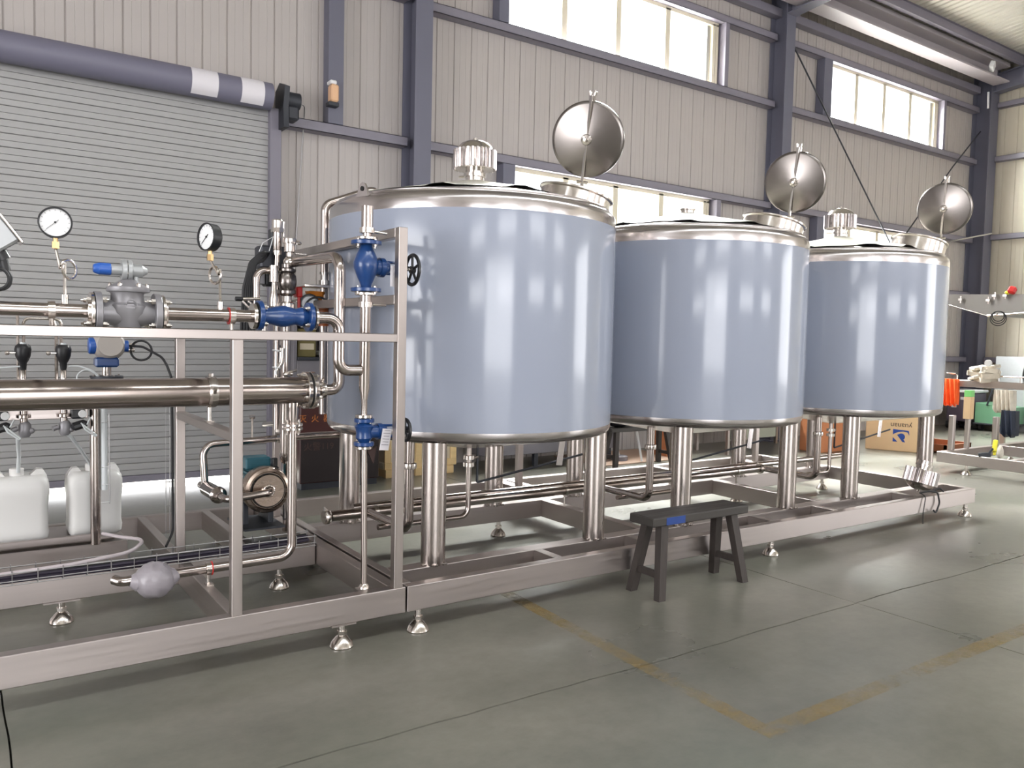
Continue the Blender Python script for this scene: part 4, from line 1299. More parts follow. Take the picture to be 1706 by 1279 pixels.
obox(b, mc - pa * 0.10 + Vector((0, 0, -0.232)), (0.24, 0.36, 0.012), q)
part('motor_foot', b, m_dark, t)
p = part('suction_pipe', tube(nb(), [pc + pa * 0.02, pc + pa * 0.075, Vector((1.225, 4.545, 0.52)), Vector((1.215, 5.08, 0.52))], 0.021, rad=0.05, n=18), m_pipe, t)
b = nb(); torus(b, pc + pa * 0.03, pa, 0.03, 0.008, 24, 8)
for i in range(6):
    a = 2 * PI * i / 6
    sph(b, pc + pa * 0.034 + (u_ * math.cos(a) + v_ * math.sin(a)) * 0.03, 0.008, n=8)
part('inlet_collar', b, m_clamp, p)
sd = Vector((-0.02, 1, 0)).normalized()
s0 = Vector((1.224, 4.60, 0.52))
p = part('strainer', lathe(nb(), [(0.0, 0.37), (0.03, 0.365), (0.042, 0.34), (0.042, 0.13), (0.048, 0.12), (0.048, 0.10), (0.036, 0.09), (0.022, 0.05)], s0, sd, n=28), m_pipe, t, label='slanting strainer pipe')
t = thing('return_pipe', 'polished pipe rising behind the post then running right to first tank', 'pipe', (1.2, 5.05, 0.75))
b = nb(); tube(b, [(1.216, 4.98, 0.54), (1.205, 5.0, 0.775), (1.90, 5.0, 0.797), (2.25, 4.95, 0.80)], 0.0215, rad=0.075, n=18, seg=9)
part('pipe_run', b, m_pipe, t)
ringclamp(t, (1.66, 5.0, 0.79), X1, 0.0215, name='clamp_ring')
b = nb(); cyl(b, (1.66, 5.0, 0.83), (1.66, 5.0, 0.90), 0.014, 10); cyl(b, (1.50, 5.0, 0.80), (1.50, 5.0, 0.93), 0.006, 8); cyl(b, (1.485, 5.0, 0.93), (1.515, 5.0, 0.93), 0.012, 8)
part('sensor', b, m_clamp, t)
t = thing('transfer_pipe', 'slim upright pipe with a clamp behind the drain line', 'pipe', (1.6, 4.85, 0.9))
b = nb(); tube(b, [(1.612, 4.85, 1.38), (1.605, 4.85, 0.90), (1.64, 5.2, 0.86)], 0.016, rad=0.05, n=14)
part('pipe_run', b, m_pipe, t)
b = nb(); lathe(b, [(0.016, -0.02), (0.03, -0.016), (0.03, 0.016), (0.016, 0.02)], (1.608, 4.85, 1.12), n=24)
part('clamp_ring', b, m_clamp, t)
t = thing('sight_tube', 'short bent steel stub with a pale cord on top of the shell tube', 'pipe', (1.36, 4.08, 1.23))
b = nb(); tube(b, [(1.345, 4.08, 1.225), (1.345, 4.08, 1.26), (1.372, 4.08, 1.30), (1.375, 4.08, 1.375)], 0.014, rad=0.03, n=12)
part('stub', b, m_clamp, t)
b = nb(); tube(b, [(1.338, 4.06, 1.24), (1.336, 4.06, 1.55)], 0.004, n=6); torus(b, (1.342, 4.07, 1.362), (0.2, 0.1, 1), 0.018, 0.003, 16, 6); torus(b, (1.342, 4.07, 1.275), (0.2, 0.1, 1), 0.018, 0.003, 16, 6)
part('cord', b, m_white, t)
b = nb(); sph(b, (1.395, 4.08, 1.24), 0.016, n=10); sph(b, (1.425, 4.08, 1.243), 0.012, n=10); cyl(b, (1.40, 4.07, 1.25), (1.45, 4.07, 1.262), 0.006, 8)
part('fitting', b, m_clamp, t)

# ---- wire mesh cable trays with cables
t = thing('cable_tray', 'wire mesh tray of cables lying on the second floor beam at left', 'cable tray', (0.4, 4.44, 0.245))
b = nb()
for y, z in ((4.375, 0.30), (4.375, 0.262), (4.375, 0.245), (4.43, 0.245), (4.49, 0.245), (4.50, 0.30), (4.50, 0.27)):
    cyl(b, (-2.0, y, z), (1.68, y, z), 0.0028, 6)
part('long_wires', b, m_mesh, t)
def crosswire(b):
    tube(b, [(0, 4.375, 0.312), (0, 4.375, 0.243), (0, 4.50, 0.243), (0, 4.50, 0.312)], 0.0028, n=6)
b = nb(); crosswire(b)
ME_CW = finish(b, 'cross_wire', m_mesh)
x = -1.9
while x < 1.68:
    b_ = piece('cross_wire', ME_CW, t, (0, 0, 0)); b_.location = Vector((x, 0, 0)) - OFF[t]
    x += 0.105
for i, (y, z, r, m_) in enumerate(((4.395, 0.255, 0.009, m_cable), (4.42, 0.256, 0.010, m_cable), (4.445, 0.256, 0.010, m_rubber), (4.41, 0.272, 0.009, m_cable), (4.47, 0.256, 0.010, m_cable), (4.44, 0.274, 0.009, m_rubber))):
    part('cable', tube(nb(), [(-2.0, y, z), (0.2, y + 0.006, z + 0.002), (0.8, y - 0.004, z), (1.3, y + 0.004, z + 0.004), (1.66, y + 0.05, z + 0.01)], r, rad=0.4, n=8), m_, t)
t = thing('pale_cable', 'thick pale grey cable lying along the top of the cable tray', 'cable', (0.3, 4.39, 0.3))
part('cable_run', tube(nb(), [(-1.8, 4.385, 0.30), (0.1, 4.382, 0.298), (0.45, 4.39, 0.305), (0.72, 4.44, 0.318), (0.82, 4.62, 0.33), (0.72, 4.82, 0.315), (0.66, 4.96, 0.31)], 0.0095, rad=0.15, n=10), m_pinkc, t)
t = thing('cable_riser', 'narrow upright wire mesh riser with one black cable beside the rear post', 'cable tray', (0.985, 4.62, 0.3))
b = nb()
for dx in (-0.032, -0.012, 0.012, 0.032):
    cyl(b, (0.96 + dx, 4.64, 0.33), (0.96 + dx, 4.64, 1.06), 0.0022, 6)
part('long_wires', b, m_mesh, t)
for z in (0.36, 0.50, 0.63, 0.76, 0.88, 1.0):
    part('cross_wire', cyl(nb(), (0.925, 4.637, z), (1.0, 4.637, z), 0.0024, 6), m_mesh, t)
b = nb()
tube(b, [(0.79, 5.0, 1.362), (0.86, 4.9, 1.358), (0.925, 4.66, 1.30), (0.955, 4.63, 1.20), (0.958, 4.625, 0.9), (0.96, 4.625, 0.42), (0.955, 4.60, 0.36), (0.90, 4.50, 0.31)], 0.0068, rad=0.12, n=8)
torus(b, (0.862, 4.96, 1.335), (0.35, 1, 0), 0.055, 0.0062, 28, 8)
part('cable', b, m_rubber, t)

# ---- dosing unit behind the shell: flow transmitter, two diaphragm valves, two jugs
t = thing('level_transmitter', 'beige transmitter head with blue caps on a flanged steel neck', 'transmitter', (0.69, 5.0, 1.18))
b = nb(); sph(b, (0.70, 5.0, 1.362), 0.088, (1.0, 0.8, 0.98), n=28)
part('housing', b, m_dome, t)
b = nb(); disc(b, (0.70, 4.932, 1.368), (0, 1, 0), 0.066, 0.02, 36)
part('display_cover', b, m_dome, t)
for x0, x1, r in ((0.600, 0.645, 0.046), (0.765, 0.80, 0.032)):
    part('end_cap', lathe(nb(), [(0, x0), (r * .9, x0), (r, x0 + 0.006), (r, x1)], (0, 5.0, 1.358), X1, n=24), m_bluecap, t, label='blue end cap')
b = nb(); cyl(b, (0.80, 5.0, 1.365), (0.835, 5.0, 1.365), 0.014, 6); cyl(b, (0.80, 4.985, 1.338), (0.83, 4.985, 1.338), 0.012, 12)
part('cable_gland', b, m_clamp, t)
part('collar', obox(nb(), (0.688, 5.0, 1.268), (0.12, 0.09, 0.055), None, 0.01), m_blue, t, label='blue collar block')
b = nb(); cyl(b, (0.69, 5.0, 1.18), (0.69, 5.0, 1.25), 0.024, 20)
part('neck', b, m_clamp, t)
b = nb(); disc(b, (0.69, 5.0, 1.182), Z1, 0.085, 0.02)
f = part('flange', b, m_dark, t)
bolts(f, (0.69, 5.0, 1.182), Z1, 0.072, 4, sc=1.2)
part('measuring_tube', lathe(nb(), [(0.03, 0.60), (0.06, 0.605), (0.06, 0.62), (0.042, 0.63), (0.042, 0.75), (0.06, 0.76), (0.06, 0.775), (0.03, 0.78)], (0, 5.0, 1.125), X1, n=28), m_clamp, t)
t = thing('level_column', 'upright polished column in front of the right hand white jug', 'pipe', (0.655, 5.0, 0.24))
b = nb(); lathe(b, [(0.026, 0.243), (0.026, 1.09)], (0.63, 5.01, 0), n=24)
part('column_pipe', b, m_pipe, t)
part('side_tube', cyl(nb(), (0.675, 5.0, 0.55), (0.675, 5.0, 1.09), 0.017, 16), m_hose, t)
b = nb()
cyl(b, (0.70, 4.985, 0.47), (0.70, 4.985, 0.98), 0.003, 6)
for z in (0.48, 0.58, 0.68, 0.93):
    cyl(b, (0.66, 4.985, z), (0.705, 4.985, z), 0.0025, 6)
part('gauge_wire', b, m_mesh, t)
for x, pos in ((0.29, 'left'), (0.478, 'right')):
    t = thing('diaphragm_valve', '%s of the two diaphragm valves with black bell shaped actuators' % ('left hand' if pos == 'left' else 'right hand'), 'valve', (x, 5.0, 1.1))
    part('actuator', lathe(nb(), [(0.012, 1.22), (0.016, 1.235), (0.018, 1.262), (0.026, 1.275), (0.036, 1.30), (0.040, 1.335), (0.036, 1.352), (0.026, 1.362), (0, 1.364)], (x, 5.0, 0), n=28), m_black, t)
    part('indicator_cap', cyl(nb(), (x, 4.995, 1.36), (x, 4.995, 1.372), 0.014, 16), m_hose, t)
    part('stem', lathe(nb(), [(0.018, 1.15), (0.014, 1.16), (0.014, 1.22), (0.017, 1.225)], (x, 5.0, 0), n=18), m_clamp, t)
    b = nb(); obox(b, (x, 5.0, 1.145), (0.075, 0.06, 0.014), None, 0.003)
    for s in (-1, 1):
        cyl(b, (x + s * 0.028, 4.985, 1.14), (x + s * 0.028, 4.985, 1.162), 0.006, 6)
    part('bonnet_plate', b, m_clamp, t)
    b = nb(); lathe(b, [(0.018, 0.90), (0.018, 0.965), (0.034, 0.97), (0.034, 0.985), (0.018, 0.99), (0.018, 1.14)], (x, 5.0, 0), n=22)
    part('valve_body', b, m_pipe, t)
    b = nb(); lathe(b, [(0.0, 0.865), (0.022, 0.868), (0.03, 0.885), (0.03, 0.93), (0.022, 0.945), (0.018, 0.95)], (x + 0.005, 5.0, 0), n=22); cyl(b, (x - 0.03, 4.99, 0.915), (x - 0.055, 4.985, 0.905), 0.014, 10); sph(b, (x + 0.035, 4.99, 0.90), 0.016, n=10)
    part('lower_fitting', b, m_cast, t)
    b = nb(); cyl(b, (x - 0.035, 4.985, 1.315), (x - 0.07, 4.985, 1.315), 0.005, 8); sph(b, (x - 0.072, 4.985, 1.315), 0.012, n=10)
    part('air_fitting', b, m_clamp, t)
    b = nb()
    if pos == 'left':
        tube(b, [(x + 0.005, 5.02, 1.36), (x + 0.005, 5.02, 1.50), (0.47, 5.02, 1.50), (0.47, 5.02, 1.36)], 0.008, rad=0.03, n=10)
        tube(b, [(x - 0.022, 5.02, 1.14), (x - 0.022, 5.02, 1.54)], 0.007, n=8)
    else:
        tube(b, [(x - 0.03, 5.03, 1.14), (x - 0.03, 5.03, 1.44), (x - 0.055, 5.03, 1.53)], 0.009, rad=0.02, n=10)
    part('riser_tube', b, m_clamp, t)
part('manifold_plate', box(nb(), 0.10, 0.60, 5.02, 5.05, 0.955, 1.02, 0.004), m_beam, sk2)
part('manifold_rail', box(nb(), -1.5, 0.80, 5.06, 5.09, 1.08, 1.12, 0.004), m_beam, sk2)
postz(sk2, 0.635, 0.665, 5.055, 5.085, 0.24, 1.12)
for x, lab in ((0.205, 'small dial regulator at the left frame edge under the shell'), (0.565, 'small dial regulator left of the level column under the shell')):
    t = thing('air_regulator', lab, 'regulator', (x, 4.97, 0.98))
    part('body', obox(nb(), (x - 0.02, 5.0, 0.985), (0.07, 0.05, 0.055), None, 0.008), m_black, t)
    part('dial', disc(nb(), (x, 4.965, 0.985), (0, 1, 0), 0.021, 0.012, 24), m_white, t)
    b = nb(); obox(b, (x - 0.015, 4.98, 0.922), (0.085, 0.05, 0.045), (0, R(-18), 0), 0.015)
    part('solenoid', b, m_black, t)
    b = nb(); tube(b, [(x - 0.01, 4.96, 0.935), (x + 0.03, 4.95, 0.90), (x + 0.068, 4.95, 0.865), (x + 0.06, 4.95, 0.86), (x + 0.01, 4.95, 0.90), (x - 0.004, 4.955, 0.932)], 0.0045, rad=0.02, n=8)
    tube(b, [(x + 0.04, 4.965, 0.965), (x + 0.02, 4.96, 0.925)], 0.004, n=6)
    part('air_hose', b, m_hose, t)
t = thing('air_hose', 'thin clear hose looping from the right diaphragm valve to transmitter flange', 'hose', (0.55, 4.97, 1.2))
part('hose_run', tube(nb(), [(0.50, 4.985, 1.245), (0.55, 4.98, 1.247), (0.62, 4.96, 1.22), (0.655, 4.95, 1.16), (0.64, 4.95, 1.20), (0.58, 4.95, 1.235), (0.535, 4.95, 1.20), (0.54, 4.95, 1.15)], 0.0045, rad=0.04, n=8), m_hose, t)
t = thing('air_hose', 'thin clear hose running left from the left diaphragm valve', 'hose', (0.2, 4.97, 1.2))
part('hose_run', tube(nb(), [(0.275, 4.98, 1.245), (0.16, 4.98, 1.235), (-0.2, 4.98, 1.22)], 0.0045, rad=0.1, n=8), m_hose, t)

def jug(x, y, z0, label, w=0.285, h=0.40):
    t = thing('jerrycan', label, 'jug', (x, y, z0), group='white jugs on the steel tray')
    def loop(hw, hd, r, z):
        pts = []
        for cxs, cys, a0 in ((1, 1, 0), (-1, 1, 90), (-1, -1, 180), (1, -1, 270)):
            for k in range(6):
                a = R(a0 + 18 * k)
                pts.append((x + cxs * (hw - r) + r * math.cos(a), y + cys * (hd - r) + r * math.sin(a), z))
        return pts
    b = nb()
    W, D = w / 2, 0.12
    lv = [(W * .86, D * .86, .03, 0), (W * .95, D * .95, .04, .012), (W * .98, D, .045, .05), (W * .95, D * .97, .045, .075), (W * .955, D * .97, .045, .13), (W * .95, D * .97, .045, .20), (W, D, .045, .265), (W * 1.0, D, .05, .31), (W * .97, D * .96, .05, .335), (W * .88, D * .85, .05, .355), (W * .80, D * .70, .045, .362)]
    rings = [[b.verts.new(p) for p in loop(hw, hd, min(r, hd * .9), z0 + z)] for hw, hd, r, z in lv]
    ring_faces(b, rings)
    b.faces.new(rings[-1]); b.faces.new(list(reversed(rings[0])))
    part('body', b, m_jug, t)
    b = nb()
    prism(b, [(x + W * .30, y - .03, z0 + .355), (x + W * .38, y - .03, z0 + .365), (x + W * .60, y - .03, z0 + .395), (x + W * .80, y - .03, z0 + .392), (x + W * .93, y - .03, z0 + .36), (x + W * .97, y - .03, z0 + .33), (x + W * .3, y - .03, z0 + .33)], (0, 0.06, 0))
    part('shoulder_grip', b, m_jug, t)
    b = nb()
    prism(b, [(x - W * .40, y - .03, z0 + .352), (x - W * .60, y - .03, z0 + .385), (x - W * .80, y - .03, z0 + .382), (x - W * .93, y - .03, z0 + .355), (x - W * .97, y - .03, z0 + .33), (x - W * .4, y - .03, z0 + .33)], (0, 0.06, 0))
    part('shoulder_grip', b, m_jug, t)
    part('screw_cap', lathe(nb(), [(0.036, 0.36), (0.036, 0.398), (0.033, 0.402), (0, 0.402)], (x - 0.01, y - 0.01, z0), n=24), m_jug, t)
    b = nb(); torus(b, (x, y - D * .985, z0 + .20), (0, 1, 0), 0.001, 0.0005, 6, 4)
    b.free()
    return t
jug(0.275, 5.21, 0.27, 'left white plastic jug with a hose in its cap, cut by the frame')
jug(0.650, 5.23, 0.27, 'right white plastic jug standing behind the upright level column')
t = thing('suction_hose', 'clear hose leading down into the left white jug', 'hose', (0.27, 5.1, 0.8))
part('hose_run', tube(nb(), [(0.262, 4.99, 0.87), (0.262, 5.0, 0.85), (0.272, 5.10, 0.76), (0.270, 5.165, 0.655)], 0.010, rad=0.03, n=10), m_hose, t)
t = thing('suction_hose', 'clear hose slanting down into the right white jug', 'hose', (0.5, 5.1, 0.8))
part('hose_run', tube(nb(), [(0.492, 4.99, 0.875), (0.51, 5.0, 0.86), (0.60, 5.13, 0.72), (0.638, 5.19, 0.655)], 0.010, rad=0.03, n=10), m_hose, t)
t = thing('control_head', 'tilted pale grey actuator head with black cable at left edge', 'actuator', (0.12, 3.62, 1.52))
b = nb(); obox(b, (0.115, 3.60, 1.775), (0.14, 0.11, 0.10), (0, R(-36), 0), 0.008)
part('housing', b, m_castl, t)
part('lid', obox(nb(), (0.173, 3.60, 1.817), (0.010, 0.122, 0.126), (0, R(-36), 0), 0.003), m_clamp, t)
b = nb(); cyl(b, (0.125, 3.60, 1.745), (0.148, 3.6, 1.70), 0.03, 14); cyl(b, (0.14, 3.60, 1.715), (0.152, 3.6, 1.66), 0.022, 12)
part('gland', b, m_black, t)
part('stand', cyl(nb(), (0.075, 3.6, 1.545), (0.085, 3.6, 1.73), 0.012, 10), m_clamp, t)
b = nb(); tube(b, [(0.148, 3.59, 1.68), (0.172, 3.585, 1.64), (0.165, 3.585, 1.60), (0.12, 3.585, 1.585), (0.08, 3.59, 1.61)], 0.0075, rad=0.03, n=8); torus(b, (0.125, 3.575, 1.63), (0.1, 1, 0.1), 0.04, 0.0055, 28, 8)
part('cable', b, m_rubber, t)

# ---- gas bottle shelf against the wall behind the pipe skid
t = thing('wall_cabinet', 'grey purple steel cabinet against the wall left of the first tank', 'cabinet', (2.86, 7.6, 0))
b = nb(); box(b, 2.62, 2.66, 7.46, 7.84, 0, 1.60, 0.004); box(b, 3.10, 3.14, 7.46, 7.84, 0, 1.60, 0.004); box(b, 2.66, 3.10, 7.80, 7.84, 0, 1.60); box(b, 2.66, 3.10, 7.46, 7.84, 0.83, 1.20, 0.004); box(b, 2.66, 3.10, 7.46, 7.84, 1.56, 1.60, 0.004)
part('carcass', b, m_greyp, t)
part('shelf', box(nb(), 2.66, 3.10, 7.44, 7.84, 1.20, 1.23, 0.003), m_dark, t)
t = thing('yellow_carton', 'olive yellow box standing on the cabinet shelf', 'box', (2.80, 7.6, 1.23))
b = nb(); box(b, 2.68, 2.86, 7.5, 7.72, 1.23, 1.50, 0.006)
part('carton', b, mat('olive_yellow_card', (110, 100, 58), 0.7), t)
b = nb(); box(b, 2.70, 2.84, 7.498, 7.5, 1.30, 1.36)
part('carton_band', b, m_ply, t)
b = nb(); cyl(b, (2.93, 7.52, 1.26), (2.93, 7.62, 1.26), 0.03, 20); cyl(b, (2.93, 7.515, 1.26), (2.93, 7.52, 1.26), 0.012, 14)
solo('tape_roll', b, m_white, 'white tape roll lying on the cabinet shelf', 'tape roll', (2.93, 7.55, 1.23))
b = nb(); lathe(b, [(0, 1.23), (0.035, 1.23), (0.035, 1.45), (0.014, 1.49), (0.014, 1.52), (0, 1.52)], (2.91, 7.66, 0), n=18)
solo('dark_bottle', b, mat('dark_brown_glass', (52, 42, 36), 0.2), 'dark bottle standing at the back of the cabinet shelf', 'bottle', (2.91, 7.66, 1.23))
t = thing('fire_extinguisher_box', 'maroon fire extinguisher box with orange lettering by the wall', 'box', (2.98, 7.3, 0))
b = nb(); box(b, 2.60, 3.40, 7.20, 7.45, 0.06, 0.80, 0.008)
part('body', b, m_maroon, t)
part('lid', box(nb(), 2.585, 3.415, 7.185, 7.452, 0.80, 0.83, 0.006), m_maroon, t)
b = nb(); box(b, 2.62, 3.38, 7.21, 7.44, 0.0, 0.06)
part('plinth', b, m_dark, t)
text('lettering', '灭  火  器  箱', 0.075, m_orange, t, (2.80, 7.197, 0.662), (1, 0, 0), (0, 0, 1), 0.001)
part('lower_panel', box(nb(), 2.61, 3.39, 7.194, 7.2, 0.07, 0.47), mat('dark_maroon', (30, 20, 22), 0.5), t, label='darker maroon lower panel')  # darker sheet over the lower front of the box
text('lettering', '火警119', 0.085, mat('dark_orange_lettering', (70, 48, 44), 0.6), t, (2.78, 7.192, 0.40), (1, 0, 0), (0, 0, 1), 0.001)  # lower lettering in a darker tone than the upper
# regulator group seen under the crossover pipe
t = thing('gas_regulator', 'gas regulator with a dark round dial and orange cup by the crossover pipe', 'regulator', (1.75, 4.6, 1.55))
part('tray', box(nb(), 1.64, 1.86, 4.48, 4.62, 1.72, 1.735, 0.003), m_clamp, t)
b = nb(); box(b, 1.815, 1.868, 4.47, 4.52, 1.70, 1.745, 0.006)
part('tray_corner', b, m_dark, t)
part('cup', lathe(nb(), [(0.03, 1.61), (0.055, 1.69), (0.058, 1.70), (0, 1.70)], (1.745, 4.6, 0), n=28), mat('orange_cup', (232, 140, 48), 0.4), t, label='orange cup')
b = nb(); lathe(b, [(0.048, 1.50), (0.048, 1.60), (0.04, 1.61)], (1.79, 4.62, 0), n=24)
part('amber_glass', b, mat('amber_glass', (216, 120, 70), 0.3), t)
b = nb(); disc(b, (1.69, 4.56, 1.628), (0.25, 1, 0), 0.05, 0.03, 36); torus(b, (1.69, 4.543, 1.628), (0.25, 1, 0), 0.046, 0.006, 32, 8)
part('dial', b, m_castl, t)
part('dial_ring', torus(nb(), (1.69, 4.541, 1.628), (0.25, 1, 0), 0.050, 0.006, 36, 8), m_dark, t)
b = nb(); box(b, 1.615, 1.65, 4.54, 4.6, 1.66, 1.72, 0.006); cyl(b, (1.63, 4.55, 1.60), (1.63, 4.55, 1.66), 0.009, 10)
part('red_handle', b, m_redp, t, label='red handle')
b = nb(); torus(b, (1.735, 4.53, 1.59), (0.2, 1, 0.1), 0.075, 0.006, 36, 8)
part('hose_loop', b, m_rubber, t)
b = nb(); cyl(b, (1.78, 4.55, 1.74), (1.78, 4.55, 1.765), 0.032, 16); cyl(b, (1.78, 4.55, 1.765), (1.78, 4.55, 1.80), 0.02, 14); cyl(b, (1.78, 4.55, 1.80), (1.78, 4.55, 1.815), 0.026, 14)
part('top_fitting', b, m_clamp, t)
b = nb(); cyl(b, (1.84, 4.60, 1.20), (1.84, 4.60, 1.72), 0.012, 10); bar(b, (1.735, 5.24, 1.62), (1.735, 4.62, 1.70), 0.03, 0.012)
part('stand', b, m_clamp, t)

# ================================================================== FOREGROUND BENCH AND BACKGROUND CLUTTER
def bench(x0, x1, yc, h, label, paint_smear=True, depth=0.20, splay=0.06, foot=0.115):
    t = thing('wooden_bench', label, 'bench', ((x0 + x1) / 2, yc, 0))
    p = part('seat', box(nb(), x0, x1, yc - depth / 2, yc + depth / 2, h - 0.05, h, 0.006), m_wood, t)
    if paint_smear:
        part('paint_smear', box(nb(), x0 + 0.10, x0 + 0.25, yc - depth / 2 - 0.0012, yc - depth / 2 + 0.002, h - 0.046, h - 0.004), m_bluepaint, p, label='smear of blue paint')
    for sx in (-1, 1):
        xe = x0 + 0.11 if sx < 0 else x1 - 0.11
        tops = []
        for sy in (-1, 1):
            top = Vector((xe, yc + sy * 0.055, h - 0.045))
            bot = Vector((xe + sx * splay, yc + sy * foot, 0.0))
            b = nb()
            w, d_ = 0.028, 0.024
            A = [top + Vector((a * w, c * d_, 0)) for a, c in ((-1, -1), (1, -1), (1, 1), (-1, 1))]
            B = [bot + Vector((a * w * .9, c * d_ * .9, 0)) for a, c in ((-1, -1), (1, -1), (1, 1), (-1, 1))]
            ring_faces(b, [[b.verts.new(v) for v in B], [b.verts.new(v) for v in A]])
            b.faces.new(b.verts[0:4] if False else [b.verts[:][i] for i in (3, 2, 1, 0)])
            part('leg', b, m_woodl, t, smooth=False)
            tops.append(bot.lerp(top, 0.32))
        part('stretcher', bar(nb(), tops[0], tops[1], 0.024, 0.04, 0.003), m_woodl, t)
    return t
bench(3.185, 3.99, 3.30, 0.465, 'dark worn wooden bench standing in front of the steel frame')
bench(6.05, 7.05, 6.88, 0.47, 'dark wooden bench far behind the tanks with a black bag on it', False)
b = nb(); sph(b, (6.25, 6.88, 0.555), 0.2, (1.15, 0.5, 0.42), n=24, noise=0.06)
sol = solo('black_bag', b, m_black, 'black plastic bag lying on the far bench under the tanks', 'bag', (6.25, 6.88, 0.47))
t = thing('wooden_crate', 'pale plywood crate on pine blocks by the wall behind first tank', 'crate', (3.95, 7.6, 0))
for (x0, x1) in ((3.58, 3.70), (3.92, 4.04), (4.26, 4.38)):
    part('skid_block', box(nb(), x0, x1, 7.42, 7.68, 0, 0.085, 0.004), m_pine, t)
part('plywood_box', box(nb(), 3.60, 4.40, 7.46, 7.69, 0.085, 0.56, 0.004), m_ply, t)
for (x0, x1, z0, z1) in ((3.575, 4.42, 0.085, 0.155), (3.575, 4.42, 0.49, 0.56)):
    part('batten', box(nb(), x0, x1, 7.435, 7.46, z0, z1, 0.003), m_pine, t)
for x0 in (3.575, 3.93, 4.35):
    part('batten', box(nb(), x0, x0 + 0.07, 7.437, 7.46, 0.155, 0.49, 0.003), m_pine, t)
b = nb(); box(b, 3.57, 3.60, 7.46, 7.69, 0.085, 0.15, 0.003)
part('batten', b, m_ply, t)
t = thing('low_cabinet', 'long low grey steel cabinet on short feet behind the first tank', 'cabinet', (5.7, 7.6, 0))
b = nb(); box(b, 4.75, 6.60, 7.35, 7.75, 0.15, 0.62, 0.006)
part('carcass', b, m_greyp, t)
for x in (4.80, 5.42, 6.03, 6.53):
    part('foot', box(nb(), x, x + 0.05, 7.38, 7.43, 0, 0.15), m_dark, t)
t = thing('steel_table', 'pale grey steel topped table standing behind the middle tank', 'table', (9.0, 7.3, 0))
part('tabletop', box(nb(), 8.2, 10.0, 6.95, 7.6, 0.50, 0.54, 0.004), m_beam, t)
part('apron', box(nb(), 8.3, 9.2, 6.98, 7.02, 0.20, 0.50), mat('pale_green_grey_board', (150, 152, 138), 0.6), t)
for x, y in ((8.25, 7.0), (9.93, 7.0), (8.25, 7.53), (9.93, 7.53)):
    part('leg', box(nb(), x - 0.02, x + 0.02, y - 0.02, y + 0.02, 0, 0.50), m_post, t)
def carton(x0, x1, y0, y1, z1, label, z0=0.0, m=m_cardo):
    t = thing('cardboard_box', label, 'box', ((x0 + x1) / 2, (y0 + y1) / 2, z0))
    part('carton', box(nb(), x0, x1, y0, y1, z0, z1, 0.006), m, t)
    part('tape', box(nb(), (x0 + x1) / 2 - 0.03, (x0 + x1) / 2 + 0.03, y0 - 0.001, y1 + 0.001, z1 - 0.06, z1 + 0.001), m_ply, t)
    return t
carton(7.35, 7.68, 7.2, 7.5, 0.33, 'small orange brown carton on the floor behind middle tank leg')
carton(9.62, 10.25, 6.55, 6.9, 0.46, 'orange brown carton seen between middle and third tank')
b = nb(); box(b, 6.1, 7.5, 7.0, 7.9, 0.0, 0.012)
solo('cardboard_sheet', b, mat('pale_brown_card', (176, 150, 132), 0.8), 'flat brown cardboard sheet lying on the floor behind the far bench', 'sheet', (6.8, 7.4, 0))
t = thing('white_strut', 'two thin white struts leaning on a round foot behind the far bench', 'stand', (6.62, 7.2, 0.012))
part('strut', cyl(nb(), (6.60, 7.25, 0.03), (6.52, 7.30, 0.5), 0.012, 8), m_white, t)
part('strut', cyl(nb(), (6.78, 7.05, 0.014), (6.70, 7.10, 0.5), 0.014, 8), m_white, t)
part('round_foot', lathe(nb(), [(0, 0.012), (0.10, 0.012), (0.10, 0.06), (0.08, 0.07), (0, 0.07)], (6.60, 7.25, 0), n=24), m_greyp, t)
# big carton with the rotated print
t = thing('printed_carton', 'large brown carton with blue emblem printed upside down', 'box', (10.95, 6.1, 0))
c0, c1 = Vector((10.66, 6.56, 0)), Vector((10.93, 5.86, 0))
e = (c1 - c0).normalized()
nrm = Vector((e.y, -e.x, 0))
if nrm.x > 0:
    nrm = -nrm
L_ = (c1 - c0).length
HC = 0.50
b = nb(); prism(b, [c0, c1, c1 + Vector((0, 0, HC)), c0 + Vector((0, 0, HC))], -nrm * 0.55)
bmesh.ops.bevel(b, geom=b.edges[:], offset=0.008, segments=1, affect='EDGES')
part('carton', b, m_card, t)
def onface(u, z):
    return c0 + e * u + Vector((0, 0, z)) + nrm * 0.0015
text('lettering', 'yuanan', 0.10, mat('dark_brown_print', (66, 52, 46), 0.7), t, onface(0.455, 0.365), -e, (0, 0, -1), 0.0006)
S, U0, Z0 = 0.175, 0.355, 0.135
def poly(b, pts):
    b.faces.new([b.verts.new(onface(U0 + u * S, Z0 + v * S)) for u, v in pts])
b = nb()
poly(b, [(0, 1), (1.15, .93), (1.20, .55), (1.05, .80), (.75, .85), (.42, .80), (.12, .66), (0, .55)])
poly(b, [(0, 0), (.36, 0), (0, .36)])
arc = [(.62 + .27 * math.cos(R(a)), .42 + .27 * math.sin(R(a))) for a in range(-60, 150, 15)]
poly(b, [(.62, 0), (.88, 0), (.78, .16)] + arc + [(.36, .60), (.30, .50)] if False else [(.72, 0), (.92, 0), (.82, .18)] + arc + [(.30, .56)])
part('emblem', b, m_blueprint, t, label='blue printed emblem', smooth=False)

